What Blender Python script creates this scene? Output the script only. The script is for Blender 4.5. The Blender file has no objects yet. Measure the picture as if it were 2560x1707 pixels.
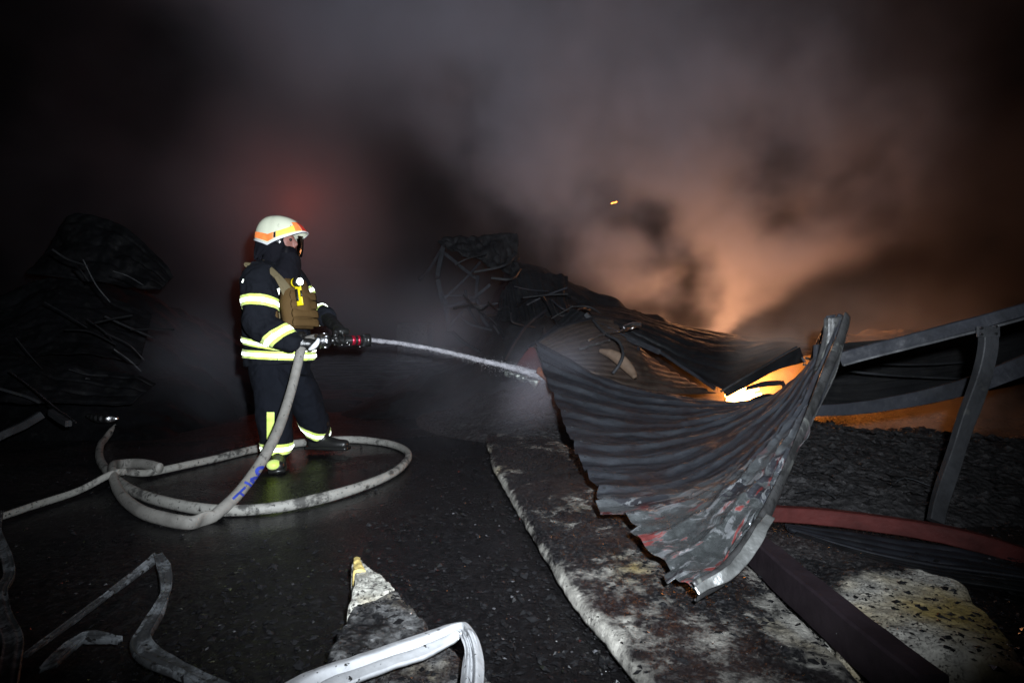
import bpy, bmesh, math, random
import numpy as np
from mathutils import Vector, noise as mnoise
from mathutils.bvhtree import BVHTree

random.seed(7)
rng = np.random.default_rng(7)
scene = bpy.context.scene
R = math.radians

# ------------------------------------------------------------------ camera
CAM_H, FPX, CX, CY = 0.90, 1422.0, 1280.0, 853.5
cam_d = bpy.data.cameras.new('camera')
cam_d.lens = 20.0
cam_d.sensor_width = 36.0
cam_d.clip_start = 0.05
cam_d.clip_end = 500.0
cam = bpy.data.objects.new('camera', cam_d)
cam.location = (0, 0, CAM_H)
cam.rotation_euler = (R(90), 0, 0)
scene.collection.objects.link(cam)
scene.camera = cam

# ------------------------------------------------------------------ world
world = bpy.data.worlds.new('World')
scene.world = world
world.use_nodes = True
wn, wl = world.node_tree.nodes, world.node_tree.links
for n_ in list(wn): wn.remove(n_)
w_out = wn.new('ShaderNodeOutputWorld')
w_bg = wn.new('ShaderNodeBackground')
w_sky = wn.new('ShaderNodeTexSky')
w_sky.sky_type = 'NISHITA'
w_sky.sun_disc = False
w_sky.sun_elevation = R(-9)
w_sky.sun_rotation = R(0)
w_bg.inputs['Strength'].default_value = 0.05
wl.new(w_sky.outputs[0], w_bg.inputs['Color'])
wl.new(w_bg.outputs[0], w_out.inputs['Surface'])

# ------------------------------------------------------------------ lights
def aim(o, target):
    d = Vector(target) - Vector(o.location)
    o.rotation_euler = d.to_track_quat('-Z', 'Y').to_euler()

def lamp(name, kind, loc, power, color, radius=0.05, target=None, **kw):
    l = bpy.data.lights.new(name, kind)
    l.energy = power
    l.color = color
    l.shadow_soft_size = radius
    for k, v in kw.items(): setattr(l, k, v)
    o = bpy.data.objects.new(name, l)
    o.location = loc
    scene.collection.objects.link(o)
    if target is not None: aim(o, target)
    return o

# the photographer's flash, just right of and above the lens
FLASH = lamp('camera_flash', 'SPOT', (0.16, -0.03, 1.08), 1750, (0.86, 0.93, 1.0), 0.035,
             (-0.05, 4.0, 1.95), spot_size=R(112), spot_blend=1.0)

scene.view_settings.view_transform = 'Standard'
scene.view_settings.look = 'None'
scene.view_settings.gamma = 1.0
scene.view_settings.exposure = 0.0
scene.view_settings.use_curve_mapping = False
scene.render.engine = 'CYCLES'
cy = scene.cycles
cy.use_denoising = True
try:
    cy.denoiser = 'OPENIMAGEDENOISE'
    cy.denoising_input_passes = 'RGB_ALBEDO_NORMAL'
except Exception:
    pass
cy.use_adaptive_sampling = True
cy.adaptive_threshold = 0.015
cy.max_bounces = 5
cy.diffuse_bounces = 2
cy.glossy_bounces = 2
cy.transmission_bounces = 3
cy.transparent_max_bounces = 10
cy.volume_bounces = 1
cy.volume_step_rate = 2.0
cy.volume_max_steps = 128
cy.sample_clamp_indirect = 4.0
cy.caustics_reflective = False
cy.caustics_refractive = False

# ------------------------------------------------------------------ pixel helpers
def P(px, py, d):
    """a world point at depth d (metres ahead of the lens)"""
    return np.array([(px - CX) / FPX * d, d, CAM_H - (py - CY) / FPX * d])

def G(px, py, z=0.0):
    """a world point standing at height z"""
    return P(px, py, (CAM_H - z) * FPX / (py - CY))

# ------------------------------------------------------------------ numpy noise
def _hash(ix, iy, iz, seed):
    h = (ix * 374761393 + iy * 668265263 + iz * 2147483647 + seed * 974711) & 0xffffffff
    h = ((h ^ (h >> 13)) * 1274126177) & 0xffffffff
    h = ((h ^ (h >> 16)) * 2246822519) & 0xffffffff
    return ((h ^ (h >> 15)) & 0xffffff) / float(0xffffff)

def vnoise(p, seed=0):
    p = np.asarray(p, dtype=np.float64)
    i = np.floor(p).astype(np.int64)
    f = p - i
    u = f * f * (3 - 2 * f)
    x, y, z = i[..., 0], i[..., 1], i[..., 2]
    def H(a, b, c): return _hash(x + a, y + b, z + c, seed)
    ux, uy, uz = u[..., 0], u[..., 1], u[..., 2]
    a = H(0,0,0)*(1-ux)+H(1,0,0)*ux
    b = H(0,1,0)*(1-ux)+H(1,1,0)*ux
    c = H(0,0,1)*(1-ux)+H(1,0,1)*ux
    d = H(0,1,1)*(1-ux)+H(1,1,1)*ux
    return ((a*(1-uy)+b*uy)*(1-uz)+(c*(1-uy)+d*uy)*uz) * 2 - 1

def fbm(p, scale=1.0, octaves=4, seed=0, rough=0.5):
    p = np.asarray(p, dtype=np.float64) * scale
    s, a, t = 0, 1.0, 0
    for k in range(octaves):
        s = s + a * vnoise(p + 17.3 * k, seed + k)
        t += a
        a *= rough
        p = p * 2.03
    return s / t

# ------------------------------------------------------------------ object helpers
def tag(o, label=None, category=None, group=None, kind=None):
    if label: o['label'] = label
    if category: o['category'] = category
    if group: o['group'] = group
    if kind: o['kind'] = kind
    elif category: o['kind'] = 'thing'
    return o

def empty(name, loc, label=None, category=None, group=None):
    o = bpy.data.objects.new(name, None)
    o.empty_display_size = 0.1
    o.location = [float(v) for v in loc]
    scene.collection.objects.link(o)
    return tag(o, label, category, group)

def wloc(o):
    v = Vector((0, 0, 0))
    while o is not None:
        v = v + Vector(o.location)
        o = o.parent
    return np.array(v)

def mk(name, verts, faces, mat=None, parent=None, smooth=True, loc=None):
    """one mesh object; verts are given in world coordinates"""
    verts = np.asarray(verts, dtype=np.float64)
    pl = wloc(parent) if parent is not None else np.zeros(3)
    if loc is None:
        loc = pl if parent is not None else np.array([verts[:,0].mean(), verts[:,1].mean(), verts[:,2].min()])
    loc = np.asarray(loc, dtype=float)
    me = bpy.data.meshes.new(name)
    me.from_pydata((verts - loc).tolist(), [], [list(map(int, f)) for f in faces])
    me.update()
    if smooth:
        me.polygons.foreach_set('use_smooth', [True] * len(me.polygons))
    o = bpy.data.objects.new(name, me)
    scene.collection.objects.link(o)
    if parent is not None: o.parent = parent
    o.location = [float(v) for v in (loc - pl)]
    if mat is not None: me.materials.append(mat)
    return o

def cr(pts, n):
    """Catmull-Rom through pts (k-dim), n samples, roughly even in length"""
    pts = np.asarray(pts, dtype=float)
    if len(pts) == 2:
        t = np.linspace(0, 1, n)[:, None]
        return pts[0] * (1 - t) + pts[1] * t
    e = np.vstack([2*pts[0]-pts[1], pts, 2*pts[-1]-pts[-2]])
    fine = []
    K = 24
    for i in range(len(pts) - 1):
        p0, p1, p2, p3 = e[i], e[i+1], e[i+2], e[i+3]
        t = np.linspace(0, 1, K, endpoint=False)[:, None]
        fine.append(0.5*((2*p1)+(-p0+p2)*t+(2*p0-5*p1+4*p2-p3)*t**2+(-p0+3*p1-3*p2+p3)*t**3))
    fine = np.vstack(fine + [pts[-1:]])
    L = np.concatenate([[0], np.cumsum(np.linalg.norm(np.diff(fine[:, :3], axis=0), axis=1) + 1e-9)])
    s = np.linspace(0, L[-1], n)
    return np.stack([np.interp(s, L, fine[:, k]) for k in range(fine.shape[1])], axis=1)

def nrm(v):
    v = np.asarray(v, dtype=float)
    return v / (np.linalg.norm(v, axis=-1, keepdims=True) + 1e-12)

def frames(path, ref=None):
    T = nrm(np.gradient(path, axis=0))
    S = np.zeros_like(T)
    if ref is not None:
        ref = np.asarray(ref, dtype=float)
        S = nrm(ref - T * (T @ ref)[:, None])
    else:
        a = np.array([0, 0, 1.0]) if abs(T[0, 2]) < 0.9 else np.array([1.0, 0, 0])
        S[0] = nrm(np.cross(a, T[0]))
        for i in range(1, len(T)):
            S[i] = nrm(S[i-1] - T[i] * np.dot(S[i-1], T[i]))
    return T, S, np.cross(T, S)

def sweep(path, section, ref=None, scale=None, roll=None, caps=True):
    """section: (m,2) ring or function i -> (m,2). returns verts, faces"""
    path = np.asarray(path, dtype=float)
    T, S, B = frames(path, ref)
    n = len(path)
    V = []
    for i in range(n):
        sec = section(i) if callable(section) else section
        s_, b_ = S[i], B[i]
        if roll is not None:
            c, s = math.cos(roll[i]), math.sin(roll[i])
            s_, b_ = S[i]*c + B[i]*s, -S[i]*s + B[i]*c
        k = 1.0 if scale is None else scale[i]
        V.append(path[i] + np.outer(sec[:, 0]*k, s_) + np.outer(sec[:, 1]*k, b_))
    m = len(V[0])
    V = np.vstack(V)
    F = []
    for i in range(n - 1):
        for j in range(m):
            a, b = i*m+j, i*m+(j+1) % m
            F.append((a, b, b+m, a+m))
    if caps:
        F.append(tuple(range(m))[::-1])
        F.append(tuple(range((n-1)*m, n*m)))
    return V, F

def circ(a, b=None, m=16, p=2.0):
    b = a if b is None else b
    t = np.linspace(0, 2*math.pi, m, endpoint=False)
    c, s = np.cos(t), np.sin(t)
    return np.stack([a*np.sign(c)*np.abs(c)**(2/p), b*np.sign(s)*np.abs(s)**(2/p)], axis=1)

def grid_faces(nv, nu):
    idx = np.arange(nv*nu).reshape(nv, nu)
    return np.stack([idx[:-1,:-1], idx[:-1,1:], idx[1:,1:], idx[1:,:-1]], axis=-1).reshape(-1, 4)

def loft(curves, nu, nv, vs=None):
    """curves: list of 3D polylines. grid (nv, nu, 3)"""
    C = np.stack([cr(c, nu) for c in curves])
    k = len(curves)
    vs = np.linspace(0, 1, k) if vs is None else np.asarray(vs, float)
    e = np.concatenate([2*C[:1]-C[1:2], C, 2*C[-1:]-C[-2:-1]])
    out = np.zeros((nv, nu, 3))
    for r, v in enumerate(np.linspace(0, 1, nv)):
        i = min(max(np.searchsorted(vs, v, side='right') - 1, 0), k - 2)
        t = (v - vs[i]) / (vs[i+1] - vs[i])
        p0, p1, p2, p3 = e[i], e[i+1], e[i+2], e[i+3]
        if k == 2: out[r] = p1*(1-t)+p2*t
        else: out[r] = 0.5*((2*p1)+(-p0+p2)*t+(2*p0-5*p1+4*p2-p3)*t**2+(-p0+3*p1-3*p2+p3)*t**3)
    return out

def grid_normals(g):
    du = np.gradient(g, axis=1)
    dv = np.gradient(g, axis=0)
    return nrm(np.cross(du, dv))

def solid_sheet(name, g, thick, mat, parent=None):
    """closed thin shell from a grid"""
    nv, nu = g.shape[:2]
    N = grid_normals(g)
    V = np.vstack([g.reshape(-1, 3), (g - N*thick).reshape(-1, 3)])
    f = grid_faces(nv, nu)
    K = nv*nu
    F = f.tolist() + (f[:, ::-1] + K).tolist()
    b = [i for i in range(nu)] + [r*nu+nu-1 for r in range(1, nv)] + [(nv-1)*nu+i for i in range(nu-2, -1, -1)] + [r*nu for r in range(nv-2, 0, -1)]
    for i in range(len(b)):
        a, c = b[i], b[(i+1) % len(b)]
        F.append((c, a, a+K, c+K))
    return mk(name, V, F, mat, parent)

def pts(*a):
    return np.array([P(*q) for q in a])

def gpts(z, *a):
    return np.array([G(q[0], q[1], z if len(q) < 3 else q[2]) for q in a])

# ------------------------------------------------------------------ materials
class MT:
    def __init__(s, name):
        s.m = bpy.data.materials.new(name)
        s.m.use_nodes = True
        s.n, s.l = s.m.node_tree.nodes, s.m.node_tree.links
        s.bsdf = s.n['Principled BSDF']
        s.out = s.n['Material Output']
        s.tc = s.n.new('ShaderNodeTexCoord')
    def noise(s, scale, detail=4, rough=0.55, dist=0.0, vec=None, stretch=None):
        t = s.n.new('ShaderNodeTexNoise')
        t.inputs['Scale'].default_value = scale
        t.inputs['Detail'].default_value = detail
        t.inputs['Roughness'].default_value = rough
        t.inputs['Distortion'].default_value = dist
        v = vec or s.tc.outputs['Object']
        if stretch:
            mp = s.n.new('ShaderNodeMapping')
            mp.inputs['Scale'].default_value = stretch
            s.l.new(v, mp.inputs['Vector'])
            v = mp.outputs[0]
        s.l.new(v, t.inputs['Vector'])
        return t.outputs['Fac']
    def voro(s, scale, feature='F1', rnd=1.0):
        t = s.n.new('ShaderNodeTexVoronoi')
        t.feature = feature
        t.inputs['Scale'].default_value = scale
        t.inputs['Randomness'].default_value = rnd
        s.l.new(s.tc.outputs['Object'], t.inputs['Vector'])
        return t.outputs['Distance']
    def ramp(s, fac, stops):
        r = s.n.new('ShaderNodeValToRGB')
        e = r.color_ramp.elements
        while len(e) < len(stops): e.new(0.5)
        for el, (p, c) in zip(e, stops):
            el.position = p
            el.color = (c, c, c, 1) if isinstance(c, (int, float)) else (*c, 1)
        s.l.new(fac, r.inputs['Fac'])
        return r.outputs['Color']
    def mix(s, fac, a, b, mode='MIX'):
        m = s.n.new('ShaderNodeMix')
        m.data_type = 'RGBA'
        m.blend_type = mode
        for sock, v in ((m.inputs[0], fac), (m.inputs[6], a), (m.inputs[7], b)):
            if isinstance(v, (int, float)): sock.default_value = v if sock == m.inputs[0] else (v, v, v, 1)
            elif isinstance(v, tuple): sock.default_value = (*v, 1)
            else: s.l.new(v, sock)
        return m.outputs[2]
    def math(s, op, a, b=None, clamp=False):
        m = s.n.new('ShaderNodeMath')
        m.operation = op
        m.use_clamp = clamp
        for i, v in enumerate((a, b)):
            if v is None: continue
            if isinstance(v, (int, float)): m.inputs[i].default_value = v
            else: s.l.new(v, m.inputs[i])
        return m.outputs[0]
    def bump(s, h, strength=0.5, dist=0.01, prev=None):
        b = s.n.new('ShaderNodeBump')
        b.inputs['Strength'].default_value = strength
        b.inputs['Distance'].default_value = dist
        s.l.new(h, b.inputs['Height'])
        if prev: s.l.new(prev, b.inputs['Normal'])
        return b.outputs[0]
    def set(s, **kw):
        names = {'color': 'Base Color', 'rough': 'Roughness', 'metal': 'Metallic', 'spec': 'Specular IOR Level',
                 'normal': 'Normal', 'alpha': 'Alpha', 'coat': 'Coat Weight', 'coat_rough': 'Coat Roughness',
                 'emit': 'Emission Color', 'emit_s': 'Emission Strength', 'sheen': 'Sheen Weight'}
        for k, v in kw.items():
            sock = s.bsdf.inputs[names[k]]
            if isinstance(v, (int, float)): sock.default_value = v
            elif isinstance(v, tuple): sock.default_value = (*v, 1)
            else: s.l.new(v, sock)
        return s.m

def simple(name, color, rough=0.6, metal=0.0, spec=0.5, grain=0.25, gs=30, bump=0.0, bs=60):
    t = MT(name)
    n = t.noise(gs, 4)
    c = t.mix(t.ramp(n, [(0.3, 0.0), (0.7, 1.0)]), tuple(x*(1-grain) for x in color), tuple(min(1, x*(1+grain)) for x in color))
    t.set(color=c, rough=rough, metal=metal, spec=spec)
    if bump: t.set(normal=t.bump(t.noise(bs, 5), bump, 0.01))
    return t.m

# wet sooty ground
def mat_ground():
    t = MT('wet_sooty_ground')
    big = t.noise(0.55, 4, 0.6)
    fine = t.noise(34, 6, 0.7)
    chips = t.voro(60)
    wet = t.ramp(t.noise(0.8, 3, 0.5, 0.4), [(0.42, 0.0), (0.6, 1.0)])
    col = t.ramp(fine, [(0.3, (0.003, 0.003, 0.0035)), (0.55, (0.009, 0.0088, 0.0095)), (0.72, (0.026, 0.025, 0.027)), (0.8, (0.09, 0.088, 0.09))])
    col = t.mix(t.ramp(big, [(0.35, 0.0), (0.7, 0.8)]), col, (0.009, 0.008, 0.008), 'MIX')
    rough = t.mix(wet, t.ramp(fine, [(0.35, 0.3), (0.65, 0.7)]), 0.10)
    t.set(color=col, rough=rough, spec=0.26)
    b1 = t.bump(fine, 0.5, 0.006)
    b2 = t.bump(chips, t.math('SUBTRACT', 0.55, t.math('MULTIPLY', wet, 0.45)) if False else 0.45, 0.005, b1)
    t.set(normal=b2)
    return t.m

def mat_rubble():
    t = MT('charred_rubble')
    n = t.noise(14, 8, 0.75)
    v = t.voro(26)
    col = t.ramp(n, [(0.3, (0.008, 0.008, 0.009)), (0.5, (0.022, 0.021, 0.022)), (0.66, (0.04, 0.038, 0.039)), (0.78, (0.11, 0.107, 0.11))])
    t.set(color=col, rough=t.ramp(t.noise(50, 3), [(0.34, 0.12), (0.5, 0.7)]), spec=0.28)
    t.set(normal=t.bump(v, 0.7, 0.02, t.bump(n, 0.9, 0.02)))
    return t.m

# charred insulation foam: cream where it survived, black crust elsewhere
def mat_foam(name, char=0.5, yellow=0.5, scale=1.0, clean=(0.68, 0.65, 0.58)):
    t = MT(name)
    warp = t.noise(1.3*scale, 5, 0.65, 0.6)
    mid = t.noise(7*scale, 7, 0.7, 0.3)
    spots = t.noise(42*scale, 4, 0.65)
    s = t.math('ADD', t.math('ADD', t.math('MULTIPLY', warp, 0.46), t.math('MULTIPLY', mid, 0.34)), t.math('MULTIPLY', t.noise(26*scale, 6, 0.75, 0.4), 0.20))
    at = t.n.new('ShaderNodeAttribute'); at.attribute_name = 'clean'
    s = t.math('ADD', s, at.outputs['Fac'])
    mask = t.ramp(s, [(char - 0.045, 1.0), (char + 0.02, 0.35), (char + 0.07, 0.0)])     # 1 = char
    sp = t.ramp(spots, [(0.36, 1.0), (0.43, 0.0)])
    keep = t.math('SUBTRACT', 1.0, t.math('MULTIPLY', at.outputs['Fac'], 5.0), True)
    mask = t.math('MAXIMUM', mask, t.math('MULTIPLY', sp, keep))
    sp2 = t.math('MULTIPLY', t.ramp(t.noise(110*scale, 3, 0.6), [(0.40, 1.0), (0.46, 0.0)]), t.ramp(mid, [(0.42, 1.0), (0.58, 0.0)]))
    mask = t.math('MAXIMUM', mask, sp2)
    ymask = t.ramp(t.noise(2.6*scale, 3, 0.5), [(0.62 - 0.12*yellow, 0.0), (0.8 - 0.12*yellow, 0.9)])
    grey = t.mix(t.ramp(t.noise(11*scale, 5, 0.65), [(0.35, 0.0), (0.7, 1.0)]), tuple(c*0.45 for c in clean), clean)
    light = t.mix(ymask, grey, (0.34, 0.24, 0.055))
    brown = t.mix(t.ramp(t.noise(1.9, 2), [(0.45, 0.0), (0.6, 1.0)]), (0.006, 0.006, 0.007), (0.016, 0.011, 0.011))
    dark = t.mix(t.ramp(t.noise(60*scale, 4, 0.7), [(0.5, 0.0), (0.75, 1.0)]), brown, (0.085, 0.08, 0.08))
    col = t.mix(mask, light, dark)
    t.set(color=col, rough=t.mix(mask, 0.62, t.ramp(mid, [(0.35, 0.22), (0.6, 0.6)])), spec=0.5)
    nb = t.bump(t.noise(30*scale, 8, 0.75), 0.85, 0.014, t.bump(mask, 0.6, -0.012))
    t.set(normal=nb)
    return t.m

# burnt galvanised / painted sheet
def mat_sheet(name, base=(0.085, 0.088, 0.095), red=0.0, metal=0.55, rough=(0.25, 0.62), grime=0.5, stretch=None, spec=0.16):
    t = MT(name)
    a = t.noise(2.2, 6, 0.65, 0.5)
    b = t.noise(16, 6, 0.7)
    c = t.mix(t.ramp(a, [(0.35, 0.0), (0.65, 1.0)]), tuple(x*0.5 for x in base), tuple(x*1.4 for x in base))
    c = t.mix(t.ramp(b, [(0.56, 0.0), (0.72, 0.85)]), c, (0.012, 0.012, 0.012))
    c = t.mix(t.ramp(t.noise(5.5, 4, 0.6), [(0.6, 0.0), (0.7, grime)]), c, tuple(x*k for x, k in zip(base, (2.2, 2.1, 1.7))))
    if red:
        rm = t.ramp(t.noise(2.6, 5, 0.6, 0.4), [(0.60 - 0.12*red, 0.0), (0.64 - 0.12*red, 1.0)])
        at = t.n.new('ShaderNodeAttribute'); at.attribute_name = 'paint'
        rm = t.math('MULTIPLY', rm, at.outputs['Fac'])
        c = t.mix(rm, c, (0.23, 0.022, 0.018))
        metal_s = t.mix(rm, metal, 0.0)
        t.set(metal=metal_s)
    else:
        t.set(metal=metal)
    t.set(color=c, rough=t.ramp(b, [(0.3, rough[0]), (0.7, rough[1])]), spec=spec)
    t.set(normal=t.bump(t.noise(70, 4, 0.7), 0.25, 0.004, t.bump(t.noise(5, 5, 0.6), 0.35, 0.03)))
    return t.m

def mat_hose(name, base=(0.42, 0.41, 0.38), dirt=0.5):
    t = MT(name)
    n = t.noise(9, 6, 0.7)
    sp = t.noise(48, 4, 0.6)
    c = t.mix(t.ramp(n, [(0.35, 0.0), (0.7, 1.0)]), tuple(x*0.6 for x in base), base)
    m = t.math('MAXIMUM', t.ramp(n, [(0.62 - 0.1*dirt, 0.0), (0.72 - 0.1*dirt, 0.85)]), t.ramp(sp, [(0.67 - 0.05*dirt, 0.0), (0.70 - 0.05*dirt, 1.0)]))
    c = t.mix(m, c, (0.016, 0.015, 0.015))
    w = t.n.new('ShaderNodeTexWave'); w.inputs['Scale'].default_value = 120; w.inputs['Distortion'].default_value = 0.5
    t.l.new(t.tc.outputs['Object'], w.inputs['Vector'])
    t.set(color=c, rough=0.62, spec=0.4, normal=t.bump(w.outputs['Fac'], 0.12, 0.002, t.bump(sp, 0.3, 0.003)))
    return t.m

def mat_cloth(name, base, rough=0.9, wrinkle=0.6, spec=0.12):
    t = MT(name)
    n = t.noise(5, 4, 0.5, 0.5)
    c = t.mix(n, tuple(x*0.6 for x in base), tuple(x*1.4 for x in base))
    t.set(color=c, rough=rough, spec=spec, normal=t.bump(t.noise(160, 3), 0.2, 0.002, t.bump(t.noise(14, 3, 0.5, 0.8), wrinkle, 0.02)))
    return t.m

# retro-reflective tape: sends light back towards wherever it came from
def mat_retro(name, base, back=(0.9, 0.95, 0.85), amount=0.5, rough=0.35):
    t = MT(name)
    t.set(color=t.mix(t.noise(22, 3), tuple(x*0.8 for x in base), base), rough=0.5)
    g = t.n.new('ShaderNodeBsdfGlossy')
    g.inputs['Color'].default_value = (*back, 1)
    g.inputs['Roughness'].default_value = rough
    geo = t.n.new('ShaderNodeNewGeometry')
    t.l.new(geo.outputs['Incoming'], g.inputs['Normal'])
    mx = t.n.new('ShaderNodeMixShader')
    t.l.new(t.math('MULTIPLY', t.ramp(t.noise(18, 4, 0.6), [(0.3, 0.55), (0.6, 1.0)]), amount), mx.inputs[0])
    t.l.new(t.bsdf.outputs[0], mx.inputs[1])
    t.l.new(g.outputs[0], mx.inputs[2])
    t.l.new(mx.outputs[0], t.out.inputs['Surface'])
    return t.m

M = {}
M['ground'] = mat_ground()
M['rubble'] = mat_rubble()
M['heap'] = simple('dimmed_rubble', (0.008, 0.008, 0.009), 0.7, 0, 0.15, 0.7, 12, 0.9, 18)  # darker rubble copy, weaker flash on the far mounds put into its colour
M['foam_slab'] = mat_foam('charred_foam_slab', 0.575, 0.35)
M['foam_right'] = mat_foam('scorched_foam', 0.50, 1.5, 1.0)
M['foam_white'] = mat_foam('white_foam', 0.38, 0.2, 1.4, clean=(0.72, 0.70, 0.62))
M['foam_ash'] = mat_foam('ash_crust', 0.515, 0.2, 1.5, clean=(0.34, 0.34, 0.34))
def _main_sheet():
    t = MT('burnt_sheet_metal')
    def attr(nm, out='Fac'):
        a = t.n.new('ShaderNodeAttribute'); a.attribute_name = nm; return a.outputs[out]
    suv, ridge, low = attr('suv', 'Vector'), attr('ridge'), attr('paint')
    streak = t.noise(3.0, 6, 0.65, 0.3, suv, (0.5, 5, 1))
    patch = t.noise(1.5, 6, 0.65, 0.5, suv, (1.0, 2.2, 1))
    fine = t.noise(18, 6, 0.7)
    c = t.mix(t.ramp(streak, [(0.35, 0.0), (0.65, 1.0)]), (0.012, 0.012, 0.015), (0.045, 0.048, 0.057))
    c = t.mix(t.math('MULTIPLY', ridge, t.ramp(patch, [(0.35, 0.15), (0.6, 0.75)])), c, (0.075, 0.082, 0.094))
    c = t.mix(t.ramp(patch, [(0.50, 0.0), (0.60, 0.8)]), c, (0.028, 0.023, 0.026))
    c = t.mix(t.ramp(fine, [(0.60, 0.0), (0.72, 0.8)]), c, (0.012, 0.012, 0.012))
    # heat-peeled zinc, red paint and painted-in silver highlights towards the low corner
    zinc = t.math('MULTIPLY', low, t.ramp(t.noise(3.4, 6, 0.7, 0.6), [(0.43, 0.0), (0.47, 1.0)]))
    c = t.mix(zinc, c, t.mix(fine, (0.06, 0.07, 0.068), (0.30, 0.32, 0.33)))
    silver_hi = t.math('MULTIPLY', low, t.ramp(t.noise(5.5, 6, 0.65, 0.8, suv, (0.7, 2.2, 1)), [(0.55, 0.0), (0.58, 1.0)]))
    c = t.mix(silver_hi, c, (0.50, 0.52, 0.54))  # pale metal patches stand in for flash highlights on the sheet
    red = t.math('MULTIPLY', low, t.ramp(t.noise(2.3, 5, 0.6, 0.4, suv, (0.8, 3.0, 1)), [(0.555, 0.0), (0.59, 0.9)]))
    c = t.mix(red, c, t.mix(fine, (0.03, 0.006, 0.006), (0.20, 0.018, 0.014)))
    t.set(color=c, metal=t.mix(red, t.mix(zinc, t.mix(silver_hi, 0.35, 0.9), 0.85), 0.0), rough=t.mix(zinc, t.ramp(fine, [(0.3, 0.25), (0.7, 0.6)]), t.ramp(fine, [(0.35, 0.14), (0.6, 0.42)])), spec=0.25)
    t.set(normal=t.bump(t.noise(60, 4, 0.7), 0.25, 0.004, t.bump(t.noise(9, 5, 0.6, 0.5), 0.45, 0.03)))
    return t.m
M['sheet'] = _main_sheet()
M['sheet_dimmed'] = mat_sheet('dimmed_burnt_sheet', (0.0035, 0.0037, 0.0045), metal=0.0, rough=(0.5, 0.85), spec=0.10)  # blackened sheet copy, the dim light on the left put into its colour
M['sheet_dark'] = mat_sheet('sooty_sheet_metal', (0.009, 0.0095, 0.011), metal=0.05, rough=(0.4, 0.8))
M['sheet_rust'] = mat_sheet('rusty_sheet_metal', (0.075, 0.055, 0.045), metal=0.45, rough=(0.25, 0.55))
M['steel_dark'] = mat_sheet('dark_steel', (0.012, 0.013, 0.017), metal=0.05, rough=(0.5, 0.85), grime=0.3)
def _flash():
    t = MT('peeling_flashing')
    a = t.noise(7, 6, 0.7, 0.5); b = t.noise(30, 5, 0.7)
    c = t.mix(t.ramp(a, [(0.40, 0.0), (0.52, 1.0)]), (0.022, 0.022, 0.022), (0.065, 0.065, 0.066))
    c = t.mix(t.ramp(t.noise(4.5, 6, 0.7, 0.8), [(0.56, 0.0), (0.60, 1.0)]), c, (0.15, 0.155, 0.145))
    c = t.mix(t.ramp(b, [(0.60, 0.0), (0.70, 0.9)]), c, (0.012, 0.012, 0.010))
    t.set(color=c, metal=0.45, rough=t.ramp(a, [(0.4, 0.55), (0.6, 0.25)]), normal=t.bump(b, 0.3, 0.006, t.bump(a, 0.4, 0.02)))
    return t.m
M['flashing'] = _flash()
M['steel_grey'] = mat_sheet('grey_steel', (0.030, 0.031, 0.034), metal=0.08, rough=(0.4, 0.8), grime=0.5)
M['red_paint'] = simple('sooty_red_paint', (0.045, 0.010, 0.009), 0.65, 0.0, 0.12, 0.5, 6, 0.3, 40)
M['purple_steel'] = simple('smoked_primer_steel', (0.018, 0.013, 0.016), 0.6, 0.0, 0.12, 0.4, 5, 0.3, 30)
M['hose'] = mat_hose('fire_hose_canvas', (0.30, 0.285, 0.26), 0.5)
M['hose_dirty'] = mat_hose('dirty_hose_canvas', (0.36, 0.35, 0.32), 1.15)
M['hose_white'] = mat_hose('white_hose_canvas', (0.62, 0.63, 0.65), 0.45)
M['hose_grey'] = mat_hose('grey_hose_canvas', (0.28, 0.30, 0.32), 1.9)
M['blue_paint'] = simple('blue_marking_paint', (0.03, 0.055, 0.36), 0.6, 0, 0.4, 0.3, 30)
M['jacket'] = mat_cloth('dark_turnout_fabric', (0.0075, 0.0085, 0.012))
M['trousers'] = mat_cloth('dark_trouser_fabric', (0.0055, 0.0065, 0.010))
M['balaclava'] = mat_cloth('black_knit', (0.006, 0.006, 0.009))
M['rubber'] = simple('black_rubber', (0.012, 0.012, 0.012), 0.4, 0, 0.5, 0.3, 20, 0.2, 50)
M['leather'] = simple('black_leather', (0.010, 0.010, 0.010), 0.33, 0, 0.6, 0.3, 20, 0.5, 35)
M['vest'] = mat_cloth('coyote_nylon', (0.085, 0.050, 0.019), 0.8, 0.3)
M['strap'] = mat_cloth('olive_webbing', (0.13, 0.105, 0.060), 0.8, 0.2)
M['helmet'] = None
M['lime'] = mat_retro('lime_retroreflective_tape', (0.56, 0.74, 0.05), (0.95, 1.0, 0.62), 0.015)
M['silver'] = mat_retro('silver_retroreflective_tape', (0.62, 0.66, 0.45), (0.95, 1, 0.85), 0.20)
M['orange_tape'] = mat_retro('orange_reflective_tape', (0.80, 0.10, 0.015), (1, 0.35, 0.1), 0.03)
M['yellow_tape'] = mat_retro('yellow_reflective_tape', (0.85, 0.40, 0.015), (1, 0.75, 0.2), 0.03)
M['red_tape'] = mat_retro('red_reflective_tape', (0.35, 0.012, 0.008), (1, 0.1, 0.05), 0.01)
M['skin'] = simple('skin', (0.36, 0.17, 0.13), 0.5, 0, 0.4, 0.15, 30)  # tone darkened to carry the visor's shadow on the face
M['white_plastic'] = simple('white_plastic', (0.65, 0.66, 0.68), 0.4, 0, 0.5, 0.1, 30)
M['yellow_plastic'] = simple('yellow_plastic', (0.80, 0.62, 0.01), 0.4, 0, 0.5, 0.1, 30)
M['black_plastic'] = simple('black_plastic', (0.012, 0.012, 0.012), 0.3, 0, 0.5, 0.2, 30)
M['chrome'] = simple('brushed_aluminium', (0.55, 0.55, 0.56), 0.28, 1.0, 0.5, 0.25, 60, 0.2, 90)
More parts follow.
